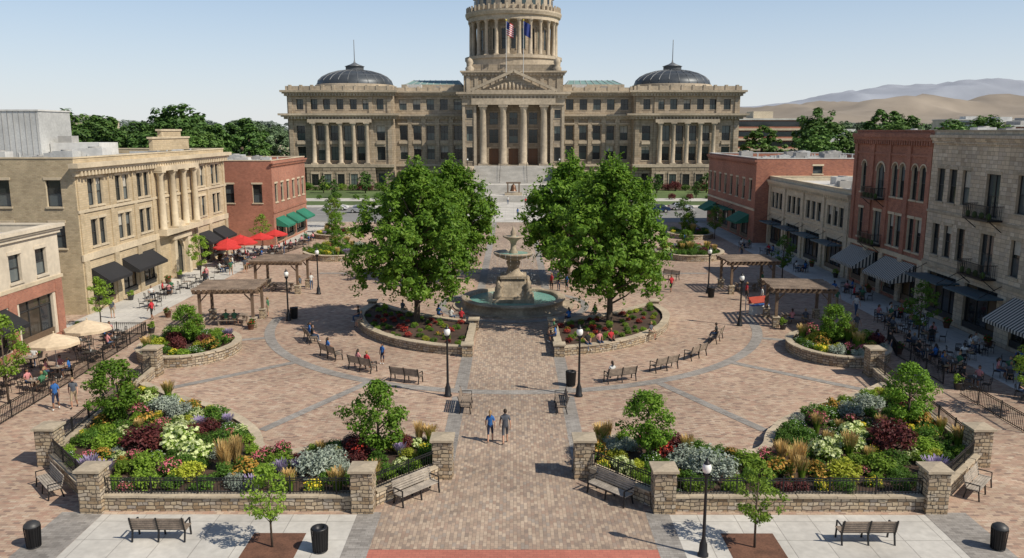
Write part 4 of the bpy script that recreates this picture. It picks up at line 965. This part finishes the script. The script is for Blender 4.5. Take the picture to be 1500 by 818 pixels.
# ================================================================ FURNITURE
def lamp():
    mb=MB(); mb.lathe([(.24,0),(.24,.1),(.19,.16),(.17,.55),(.11,.7),(.075,.9),(.06,3.3),(.085,3.4),(.05,3.5),(.09,3.65),(.16,3.72),(.17,3.8)],'dark_metal',14)
    mb.ell((0,0,4.05),(.2,.2,.27),'lamp_globe',16,10); mb.lathe([(.15,4.24),(.12,4.32),(.05,4.38),(.04,4.46),(.001,4.55)],'dark_metal',12)
    mb.bar((-.3,0,3.3),(.3,0,3.3),.02,.02,'dark_metal')
    return mb.mesh('street_lamp')
LM=lamp()
for x,y,s in((-4,47,1),(4,47,1),(7.25,28.3,.88),(-19.3,78,1.04),(19.4,78.5,1.04),(-19.2,66.8,1),(18.8,65,1),(-13,108,1),(13,108,1),(-12,135,1),(12,135,1),(-24,139,1),(24,139,1)):
    put(LM,'street_lamp',x,y,0,s)
for s in(-1,1): put(LM,'street_lamp',s*11.2,197.6,0,1,4.9)
def bench(wood):
    mb=MB(); W=.95
    for i in range(5): mb.box(-W,W,-.22+i*.095,-.14+i*.095,.42,.45,wood)
    for i in range(5):
        z=.52+i*.088; y=-.25-i*.024; mb.bar((-W,y,z),(W,y,z),.025,.07,wood)
    for x in(-W+.05,0,W-.05):
        mb.bar((x,-.2,.41),(x,-.3,0),.05,.05,'dark_metal'); mb.bar((x,.22,.41),(x,.27,0),.05,.05,'dark_metal'); mb.bar((x,-.26,.4),(x,.25,.4),.05,.03,'dark_metal'); mb.bar((x,-.23,.4),(x,-.39,.95),.05,.03,'dark_metal')
        if x: mb.bar((x,-.3,.66),(x,.24,.66),.05,.03,'dark_metal'); mb.bar((x,.24,.66),(x,.24,.4),.05,.03,'dark_metal')
    return mb.mesh('park_bench')
BN=bench('wood_bench'); BP=bench('wood_bench_pale')
def pb(x,y,dx,dy,m=BN,sc=1.12):
    put(m,'park_bench',x,y,face(dx,dy),sc)
for x,y in((-13,55.4),(-10.2,52.4),(-6.9,49.9),(-15.6,60)):
    pb(x,y,-x,68-y); pb(-x,y+.1,x,68-y)
pb(-17.0,86,1,-1); pb(17,86,-1,-1); pb(-9,93,0,-1); pb(9,93,0,-1)
pb(-2.75,44.8,1,0); pb(2.75,44.8,-1,0)
for s in(-1,1):
    pb(s*4.25,33.15,-s*.73,-.68,BP,1.15); pb(s*20.85,33.75,s*.72,-.69,BP,1.1)
pb(-14.0,29.6,0,1,BN,1.15); pb(13.9,29.4,0,1,BN,1.15)
def bin_(style=0):
    mb=MB()
    mb.lathe([(.22,.05),(.24,.1),(.27,.85),(.3,.9),(.3,.95),(.2,.97),(.17,.85),(.01,.8)],'dark_metal',16)
    for i in range(20):
        a=i/20*6.283; mb.bar((.26*math.cos(a),.26*math.sin(a),.05),(.31*math.cos(a),.31*math.sin(a),.93),.03,.012,'dark_metal')
    mb.lathe([(.27,.04),(.28,.07),(.24,.07)],'dark_metal',16); 
    if style: mb.lathe([(.32,.95),(.3,1.02),(.18,1.12),(.01,1.15)],'frame_dark',16)
    return mb.mesh('litter_bin')
B0=bin_(0);B1=bin_(1)
for x,y,m in((-7.45,28.6,B0),(-18.7,28.9,B1),(18.8,28.8,B1),(-18.9,67.5,B0),(3.65,49,B0),(4,102,B0),(19.2,76.5,B0)): put(m,'litter_bin',x,y,0,1.05 if m is B0 else .95)
def pergola():
    mb=MB(); W=2.1;D=1.7;H=2.9
    for sx in(-1,1):
        for sy in(-1,1):
            x=sx*W;y=sy*D; mb.box(x-.25,x+.25,y-.25,y+.25,0,.8,'rubble'); mb.box(x-.3,x+.3,y-.3,y+.3,.802,.88,'capstone'); mb.box(x-.11,x+.11,y-.11,y+.11,.88,H,'wood_pergola')
            mb.bar((x,y,H-.7),(x-sx*.6,y,H-.05),.09,.09,'wood_pergola')
    for sy in(-1,1): mb.box(-W-.5,W+.5,sy*D-.16,sy*D-.08,H,H+.24,'wood_pergola'); mb.box(-W-.5,W+.5,sy*D+.08,sy*D+.16,H,H+.24,'wood_pergola')
    for i in range(13):
        x=-W-.4+i*(2*W+.8)/12; mb.box(x-.04,x+.04,-D-.55,D+.55,H+.242,H+.42,'wood_pergola')
    for i in range(15):
        y=-D-.45+i*(2*D+.9)/14; e=R.uniform(-.08,.08); mb.box(-W-.5+e,W+.5+e,y-.055,y+.055,H+.422,H+.47,'wood_pergola_roof')
    mb.box(-1.2,1.2,-.35,.35,.72,.78,'wood_bench')
    for sx in(-1,1): mb.box(sx*.9-.05,sx*.9+.05,-.3,.3,0,.72,'wood_bench')
    for sy in(-1,1): mb.box(-1.2,1.2,sy*.75-.15,sy*.75+.15,.42,.47,'wood_bench'); mb.box(-1,-.9,sy*.75-.12,sy*.75+.12,0,.42,'wood_bench'); mb.box(.9,1,sy*.75-.12,sy*.75+.12,0,.42,'wood_bench')
    return mb.mesh('pergola')
PG=pergola()
for x,y,r in((-23.6,65.8,.08),(-23.4,80,-.05),(23.9,66.2,-.08),(23.6,80,.05)): put(PG,'wooden_pergola',x,y,r)
def table(seed):
    rr=random.Random(seed); mb=MB(); mb.cyl((0,0,0),.42,.72,.75,'wood_bench' if seed%2 else 'frame_dark',18); mb.cyl((0,0,0),.035,.03,.72,'dark_metal',8); mb.cyl((0,0,0),.25,0,.03,'dark_metal',12)
    for i in range(4):
        a=i*math.pi/2; mb.T=Matrix.Rotation(a,4,'Z')@Matrix.Translation((0,-.72,0))
        mb.box(-.21,.21,-.2,.2,.43,.46,'dark_metal')
        for sx in(-1,1):
            mb.bar((sx*.19,.18,.43),(sx*.2,.2,0),.025,.025,'dark_metal'); mb.bar((sx*.19,-.18,.43),(sx*.2,-.22,0),.025,.025,'dark_metal'); mb.bar((sx*.19,-.19,.45),(sx*.18,-.26,.88),.025,.025,'dark_metal')
        for z in(.6,.7,.8,.87): mb.bar((-.18,-.235,z),(.18,-.235,z),.012,.04,'dark_metal')
    mb.T=Matrix.Identity(4)
    for i in range(3): mb.cyl((rr.uniform(-.2,.2),rr.uniform(-.2,.2),0),.035,.751,.86,'white_metal',7)
    return mb.mesh('cafe_table')
TB=[table(i) for i in range(2)]
def umb(m):
    mb=MB(); mb.cyl((0,0,0),.025,0,2.75,'white_metal',8); mb.cyl((0,0,0),.25,0,.08,'dark_metal',12)
    P=[(1.45*math.cos(i*math.pi/4),1.45*math.sin(i*math.pi/4),2.15) for i in range(8)]
    V=[(0,0,2.72)]+P+[(p[0],p[1],1.98) for p in P]; F_=[(0,1+i,1+(i+1)%8) for i in range(8)]+[(1+i,9+i,9+(i+1)%8,1+(i+1)%8) for i in range(8)]
    mb.add(V,F_,m); mb.ell((0,0,2.78),(.05,.05,.07),m,6,4)
    for p in P: mb.bar((0,0,2.68),(p[0],p[1],2.12),.015,.015,'wood_bench')
    return mb.mesh('umbrella')
UC=umb('umbrella_cream');UR=umb('umbrella_red')
tabs=[]
def tab(x,y):
    r=R.uniform(0,1.5); put(TB[len(tabs)%2],'cafe_table',x,y,r); tabs.append((x,y,r))
for x,y in((-29.9,54.8),(-30.1,51.0)): put(UC,'patio_umbrella',x,y,.2,1.08); tab(x+.2,y-.3)
for x,y in((-32,57.5),(-32.4,49),(-31.8,47),(-33,53),(-31,60.5),(-33.3,72),(-34,78),(-33.5,81),(-34.2,75),(-33.6,60),(-29.8,58.2),(-29.8,48),(-33,84.5),(-33.2,90.5)): tab(x,y)
for x,y in((-34,94.5),(-33.3,98.5),(-32.6,103),(-34.6,101),(-31.8,106.5),(-35,97.5)): put(UR,'patio_umbrella',x,y,.3,1.1); tab(x,y-.6)
for x,y in((-31.5,96),(-31,100),(-30.5,109),(-29.6,113),(-30,117)): tab(x,y)
for x,y in((30,57.8),(31.8,55.2),(32.3,60.2),(29,48.6),(31.2,46.2),(29.4,52),(32.4,50.5),(33,64),(34,56.8),(33.6,46.8),(30.8,62.8),(34.2,52.6),(33.4,68),(33.4,75.5),(33.2,79),(33,91),(33,97),(33.2,104),(32,110),(29.2,54.9),(31.5,66.5)): tab(x,y)
fence([(-28.3,41),(-28.6,50),(-29.2,62)],0,1.0,'cafe_railing',.16); fence([(-29.2,62),(-34.8,62)],0,1.0,'cafe_railing',.16)
fence([(27.5,41),(27.5,47.4)],0,1.0,'cafe_railing',.16); fence([(27.5,49.4),(27.6,56)],0,1.0,'cafe_railing',.16); fence([(27.6,56),(29,60.5)],0,1.0,'cafe_railing',.16)
fence([(-31,93),(-30.4,104),(-29.2,111)],0,1.0,'cafe_railing',.16)
def pot(k):
    mb=MB(); mb.lathe([(.2,0),(.28,.4),(.31,.42),(.31,.48),(.26,.48),(.25,.4),(.001,.4)],'mulch_red' if k else 'frame_dark',14)
    r=shrub(70+k,'leaf_mid' if k else 'leaf_lime',.32,.6,16,20,.1,fl='fl_red' if k else None,nf=40)
    return mb.mesh('plant_pot'),r
PT=[pot(0),pot(1)]
for x,y in((-36.6,75.2),(-36.6,83.6),(-36.5,86.4),(-36.5,92),(-36.6,98.9),(-34.8,62.5),(-33.9,55.4),(-29,62.5),(-30,68),(35.6,71),(35.6,79),(35.6,58.4),(35.6,64.3),(35.5,87.2),(35.5,94.4),(28,56.5),(27.9,48.4),(-31.2,92.4),(22.0,63.8),(25.8,63.9),(-25.8,63.6),(-21.4,63.7)):
    k=R.randrange(2); e=empty('potted_plant',x,y); put(PT[k][0],'pot',0,0,parent=e); put(PT[k][1],'plant',0,0,R.uniform(0,6),1.2,.36,e)
mb=MB()
for x in(-1.2,1.2): mb.box(x-.03,x+.03,-.03,.03,0,1.7,'white_metal')
mb.box(-.9,.9,-.02,.02,.9,1.5,'red_cloth'); mb.box(-.9,.9,-.6,-.1,.0,.8,'white_cloth'); mb.box(-.92,.92,-.62,-.08,.8,.84,'cloth_blue'); mb.obj('display_stand',loc=(21.6,69.8,0),rot=.4)
def car(paint):
    mb=MB(); 
    prof=[(-2.2,.35),(-2.25,.7),(-2.1,.92),(-1.5,.98),(-1.05,1.4),(.5,1.44),(1.15,1.0),(2.0,.85),(2.22,.6),(2.2,.35)]
    n=len(prof)
    def hw(z): return .9 if z<1.0 else .72
    V=[(x,-hw(z),z) for x,z in prof]+[(x,hw(z),z) for x,z in prof]
    F_=[tuple(range(n)),tuple(reversed(range(n,2*n)))]+[(i,i+n,(i+1)%n+n,(i+1)%n) for i in range(n)]
    mb.add(V,F_,paint)
    for s in(-1,1):
        y=s*.925
        mb.add([(-1.3,s*.895,1.0),(.95,s*.895,1.0),(.42,s*.745,1.38),(-1.0,s*.745,1.34)],[(0,1,2,3)],'glass'); mb.bar((-.25,s*.9,.98),(-.25,s*.75,1.38),.06,.03,paint)
        for x in(-1.35,1.35):
            a=[(x+.34*math.cos(t*.524),.33+.34*math.sin(t*.524)) for t in range(12)]
            mb.add([(p[0],s*.72,p[1]) for p in a]+[(p[0],y,p[1]) for p in a],[tuple(range(12)),tuple(range(12,24))]+[(i,(i+1)%12,(i+1)%12+12,i+12) for i in range(12)],'rubber')
            a=[(x+.19*math.cos(t*.785),.33+.19*math.sin(t*.785)) for t in range(8)]; mb.add([(p[0],y+s*.01,p[1]) for p in a],[tuple(range(8))],'white_metal')
        mb.box(2.16,2.24,s*.6-.18,s*.6+.18,.62,.74,'lamp_globe'); mb.box(-2.26,-2.2,s*.62-.18,s*.62+.18,.7,.82,'flag_red')
    mb.add([(.56,-.66,1.42),(.56,.66,1.42),(1.13,.8,1.04),(1.13,-.8,1.04)],[(0,1,2,3)],'glass'); mb.add([(-1.1,-.66,1.38),(-1.1,.66,1.38),(-1.5,.8,1.01),(-1.5,-.8,1.01)],[(0,1,2,3)],'glass')
    return mb.mesh('car')
CS=[car('car_paint_silver'),car('car_paint_blue'),car('car_paint_white')]
for x,y,k,r in((-30,158,0,0),(28.5,159,1,math.pi),(-36,163,2,0),(34,163.5,0,0),(-44,158,1,0),(47,159,2,0),(-20,148,2,math.pi)): put(CS[k],'parked_car',x,y,r,1.1)
# ================================================================ PEOPLE
def skin(V,E,Rd,sub=1):
    me=bpy.data.meshes.new('sk'); me.from_pydata(V,E,[]); ob=bpy.data.objects.new('sk',me); COL.objects.link(ob)
    md=ob.modifiers.new('s','SKIN'); md.use_smooth_shade=True
    for i,sv in enumerate(me.skin_vertices[0].data): sv.radius=(Rd[i],Rd[i]); sv.use_root=(i==0)
    sb=ob.modifiers.new('u','SUBSURF'); sb.levels=sub; sb.render_levels=sub
    bpy.context.view_layer.update(); dg=bpy.context.evaluated_depsgraph_get()
    m2=bpy.data.meshes.new_from_object(ob.evaluated_get(dg))
    vs=[tuple(v.co) for v in m2.vertices]; fs=[tuple(p.vertices) for p in m2.polygons]
    bpy.data.objects.remove(ob); bpy.data.meshes.remove(me); bpy.data.meshes.remove(m2)
    return vs,fs
def person(pose,top,bot,shoe='cloth_black',skn='skin_a',hair='hair_dark',female=False,long_pants=False,seed=0):
    if pose=='sit':
        pz=.56; hip=lambda s:(s*.09,.02,.54); knee=lambda s:(s*.12,.46,.52); ank=lambda s:(s*.12,.44+s*.05,.09); toe=lambda s:(s*.13,.60+s*.05,.05)
        elb=lambda s:(s*.25,.06,.80); wr=lambda s:(s*.15,.28,.66); hd=lambda s:(s*.12,.36,.64); dz=-.39; ly=.04
    else:
        pz=.95; hip=lambda s:(s*.09,0,.92)
        w=.17 if pose=='walk' else .02
        knee=lambda s:(s*.1,(w*.8+.05 if s>0 else -.03),.5); ank=lambda s:(s*.1,(w if s>0 else -w*1.3),.09 if s>0 else (.13 if w>.1 else .09)); toe=lambda s:(s*.12,(w+.17 if s>0 else -w*1.3+.15),.045)
        elb=lambda s:(s*.24,-s*w*.5,1.14); wr=lambda s:(s*.25,-s*w*.9+.06,.92); hd=lambda s:(s*.24,-s*w+.08,.84); dz=0; ly=0
    sh=.155 if female else .175
    z=lambda q:q+dz
    V=[(0,0,pz),(0,ly*.5,z(1.12)),(0,ly,z(1.31)),(0,ly,z(1.46)),(0,ly+.01,z(1.56))]; Rd=[.14 if female else .135,.11 if female else .125,.135 if female else .15,.07,.052]
    E=[(0,1),(1,2),(2,3),(3,4)]; lab={(0,1):top,(1,2):top,(2,3):top,(3,4):skn}
    for s in(-1,1):
        b=len(V); el=elb(s); shp=(s*sh,ly,z(1.40)); mid=tuple(shp[i]*.4+el[i]*.6 for i in range(3))
        V+=[shp,mid,el,wr(s),hd(s)]; Rd+=[.066,.048,.042,.03,.032]
        for e,lb in(((2,b),top),((b,b+1),top),((b+1,b+2),skn),((b+2,b+3),skn),((b+3,b+4),skn)): E.append(e); lab[e]=lb
        b=len(V); h=hip(s);k=knee(s);a=ank(s); V+=[h,k,a,toe(s)]; Rd+=[.095,.06,.042,.036]
        for e,lb in(((0,b),bot),((b,b+1),bot),((b+1,b+2),bot if long_pants else skn),((b+2,b+3),shoe)): E.append(e); lab[e]=lb
    vs,fs=skin(V,E,Rd,1)
    mb=MB(); segs=[(Vector(V[e[0]]),Vector(V[e[1]]),lab[e],(Rd[e[0]]+Rd[e[1]])/2) for e in E]
    groups={}
    for f in fs:
        c=sum((Vector(vs[i]) for i in f),Vector())/len(f); best=None
        for a,b_,lb,r in segs:
            t=max(0,min(1,(c-a).dot(b_-a)/(b_-a).length_squared)); d=((a+(b_-a)*t)-c).length-r
            if best is None or d<best[0]: best=(d,lb)
        lb=best[1]
        if lb==top and c.z<pz+.03: lb=bot
        groups.setdefault(lb,[]).append(f)
    base=len(mb.v); mb.v+=vs
    for lb,ff in groups.items():
        k=mb.slot(lb)
        for f in ff: mb.f.append([base+i for i in f]); mb.mi.append(k); mb.sm.append(True)
    H=Vector((0,ly+.02,z(1.64)))
    mb.ell(H,(.077,.095,.118),skn,14,10)
    mb.ell(H+Vector((0,.035,-.06)),(.05,.055,.05),skn,10,6)
    mb.ell(H+Vector((0,.1,-.012)),(.013,.02,.025),skn,6,5)
    for s in(-1,1):
        mb.ell(H+Vector((s*.03,.085,.01)),(.012,.008,.008),'hair_dark',6,4); mb.ell(H+Vector((s*.078,0,0)),(.012,.02,.03),skn,6,5)
    mb.ell(H+Vector((0,.088,-.055)),(.024,.008,.007),'lip',6,4)
    hc=H+Vector((0,-.008,.012)); mb.ell(hc,(.088,.104,.125),hair,14,10,lambda q:(q[1]<hc.y+.02 and q[2]>hc.z-.06) or q[2]>hc.z+.055)
    if female: mb.tube([tuple(H+Vector((0,-.08,.03))),tuple(H+Vector((0,-.12,-.06))),tuple(H+Vector((0,-.11,-.2)))],[.05,.06,.03],hair,8)
    for s in(-1,1):
        p=Vector(hd(s)); w_=Vector(wr(s)); d=(p-w_).normalized(); side=Vector((0,1,0)) if pose!='sit' else Vector((1,0,0)); side=(side-d*side.dot(d)).normalized(); cur=Vector((-s,0,0)) if pose!='sit' else Vector((0,0,-1))
        for i,ln in enumerate((.06,.072,.068,.052)):
            o=p+side*(.03-.02*i)*1.1; mb.tube([o,o+d*(ln*.55+.02),o+d*(ln+.015)+cur*.02],[.011,.0095,.007],skn,5)
        o=w_+d*.04+side*.025; mb.tube([o,o+d*.035+side*.03,o+d*.065+side*.035],[.013,.011,.008],skn,5)
    return mb.mesh('person',False)
combos=[('cloth_blue','cloth_navy'),('cloth_gray','cloth_khaki'),('cloth_white','cloth_denim'),('cloth_red','cloth_black'),('cloth_black','cloth_denim'),('cloth_green','cloth_khaki'),('cloth_pink','cloth_denim')]
PM={}
for i,(t,b_) in enumerate(combos):
    for ps in('sit','walk','stand'):
        PM[(ps,i)]=person(ps,t,b_,'cloth_black' if i%2 else 'cloth_white','skin_a' if i%3 else 'skin_b','hair_dark' if i%2==0 else 'hair_blond',female=(i in(0,2,6)),long_pants=(i in(4,2)))
def pp(ps,i,x,y,dx=0,dy=1,z=0,sc=1.0):
    put(PM[(ps,i)],'seated_person' if ps=='sit' else ('walking_person' if ps=='walk' else 'standing_person'),x,y,face(dx,dy),sc,z)
PM[('walk',20)]=person('walk','cloth_blue','cloth_navy','cloth_white','skin_a','hair_blond',True); PM[('walk',21)]=person('walk','cloth_gray','cloth_gray','cloth_black','skin_a','hair_dark')
pp('walk',20,-1.2,39.6,.05,1,0,1.0); pp('walk',21,-.42,39.4,-.05,1,0,1.08)
pp('walk',0,-26.6,44.6,.3,-1,0,1.03); pp('walk',1,-25.7,44.9,.3,-1,0,1.05); pp('walk',3,-31,67.2,-1,.3)
def seat_on(x,y,dx,dy,off,i):
    d=Vector((dx,dy)).normalized(); r=Vector((d.y,-d.x)); p=Vector((x,y))+r*off; pp('sit',i,p.x,p.y,dx,dy,.04)
seat_on(-15.6,60,15.6,8,-.5,0); seat_on(-15.6,60,15.6,8,.4,4); seat_on(-13,55.4,13,12.6,-.5,0)
seat_on(-10.2,52.4,10.2,15.6,-.45,6); seat_on(-10.2,52.4,10.2,15.6,.35,3); pp('stand',0,-9.1,53.9,-.6,-1,0,.85)
seat_on(6.9,50,-6.9,18,-.55,2); seat_on(15.6,60.1,-15.6,8,.2,4)
for x,y,dx,dy,i in((-12.9,65.4,-1,-.3,4),(-12.3,63.6,-1,-.5,1),(-5.2,65.1,.4,1,2),(-4.3,64.6,.4,1,3),(-6.3,65.9,.5,1,0),(4.6,64.8,-.4,1,0),(6.9,66.2,-.5,1,5),(5.4,56.9,.3,-1,4),(6.3,57.3,.4,-1,6),(7.2,57.8,.4,-1,3),(3.2,60.8,-1,0,5),(3.2,58.9,-1,0,0),(10.5,59.9,1,-1,1),(-9.6,67.9,.7,1,1)):
    pp('sit',i,x,y,dx,dy,.24)
for ps,i,x,y,dx,dy in(('walk',1,27.2,62,.2,-1),('walk',4,26.2,61.5,0,1),('stand',0,26.4,56.6,1,.3),('stand',4,27.2,56.2,-1,.1),('stand',3,22.2,75,1,0),('stand',6,22.0,68.5,1,.2),('walk',3,15.8,79,-.3,1),('stand',2,23.0,72.8,-1,0),
     ('stand',5,-21.4,68.4,-1,0),('stand',1,-21.2,78.4,-1,.4),('walk',2,-20.6,80.4,.3,-1),('walk',4,3,118,.2,1),('walk',0,.8,150,0,1),('walk',3,2.6,172,0,1),('walk',2,-1.2,176,0,-1),('walk',1,-30.5,90,0,1),('stand',4,-30,104,-1,0),('walk',5,29.6,72,0,-1),('walk',2,30.2,93,0,1),('walk',1,-8,104,.4,1),('walk',6,8,112,0,-1),('stand',5,25.4,80.6,-1,0),('walk',4,29,101,0,1),
     ('walk',2,30.1,69,0,-1),('walk',0,30.9,76,0,1),('stand',1,-34.6,67.6,0,1),('walk',6,-32.6,84,0,-1),('walk',5,-31.6,88.5,0,1),('stand',3,-24.6,76.9,0,1),('walk',4,19.6,99,-1,0),('walk',1,-4.4,96,1,.2),('stand',2,5,99,0,1),('stand',6,-25,111,0,1),('walk',0,24,112,0,-1)):
    pp(ps,i,x,y,dx,dy,0,R.uniform(.96,1.05))
for x in(-23.9,-23.2): pp('sit',R.randrange(7),x,65.05,0,1,.0)
for x in(23.3,24.4): pp('sit',R.randrange(7),x,65.45,0,1,.0)
for x,i in((3.9,3),(4.6,4),(5.4,0)): pp('stand',i,x,79.5+.5*(5.4-x),-1,-.6)
for j,(x,y,r) in enumerate(tabs):
    for k in R.sample(range(4),R.choice([2,2,3,3]) if x>0 or y>90 else R.choice([0,1,2,3])):
        a=r+k*math.pi/2; pp('sit',R.randrange(7),x+.72*math.sin(a),y-.72*math.cos(a),-math.sin(a),math.cos(a))
# ================================================================ CAMERA / LIGHT
cam=bpy.data.cameras.new('camera'); co=bpy.data.objects.new('camera',cam); COL.objects.link(co)
co.location=(0,0,16); co.rotation_euler=(rad(90-10.5),0,rad(.1)); cam.lens=28.25; cam.sensor_width=36; cam.clip_start=.5; cam.clip_end=20000
scene.camera=co
S_=Vector((.80,-.42,.92)).normalized()
sun=bpy.data.lights.new('sun','SUN'); sun.energy=5; sun.angle=rad(.5); sun.color=(1,.92,.79)
so=bpy.data.objects.new('sun',sun); COL.objects.link(so); so.rotation_euler=S_.to_track_quat('Z','Y').to_euler(); so.location=(60,-20,80)
W=bpy.data.worlds.new('World'); scene.world=W; W.use_nodes=True; n=W.node_tree.nodes; l=W.node_tree.links
sk=n.new('ShaderNodeTexSky'); sk.sky_type='NISHITA'; sk.sun_disc=False; sk.sun_elevation=math.asin(S_.z); sk.sun_rotation=math.atan2(S_.x,S_.y)
sk.air_density=1.0; sk.dust_density=1.0; sk.ozone_density=1.2; sk.altitude=800
tc=n.new('ShaderNodeTexCoord'); sp=n.new('ShaderNodeSeparateXYZ'); l.new(tc.outputs['Generated'],sp.inputs[0])
mr=n.new('ShaderNodeMapRange'); inp(mr,1,0); inp(mr,2,.36); inp(mr,3,.88); inp(mr,4,0); l.new(sp.outputs[2],mr.inputs[0])
hz=ramp(n,[(7.9,8.1,8.2),(5.2,7.1,9.5)]); hz.color_ramp.elements[1].position=.2; l.new(sp.outputs[2],hz.inputs[0])
mx=mixc(n,l,'MIX',mr.outputs[0],sk.outputs[0],hz.outputs[0])
bg=n['Background']; l.new(mx,bg.inputs[0]); inp(bg,'Strength',.1)
scene.view_settings.view_transform='Standard'; scene.view_settings.look='None'; scene.view_settings.exposure=0; scene.view_settings.gamma=1
print('OBJ',len(bpy.data.objects))
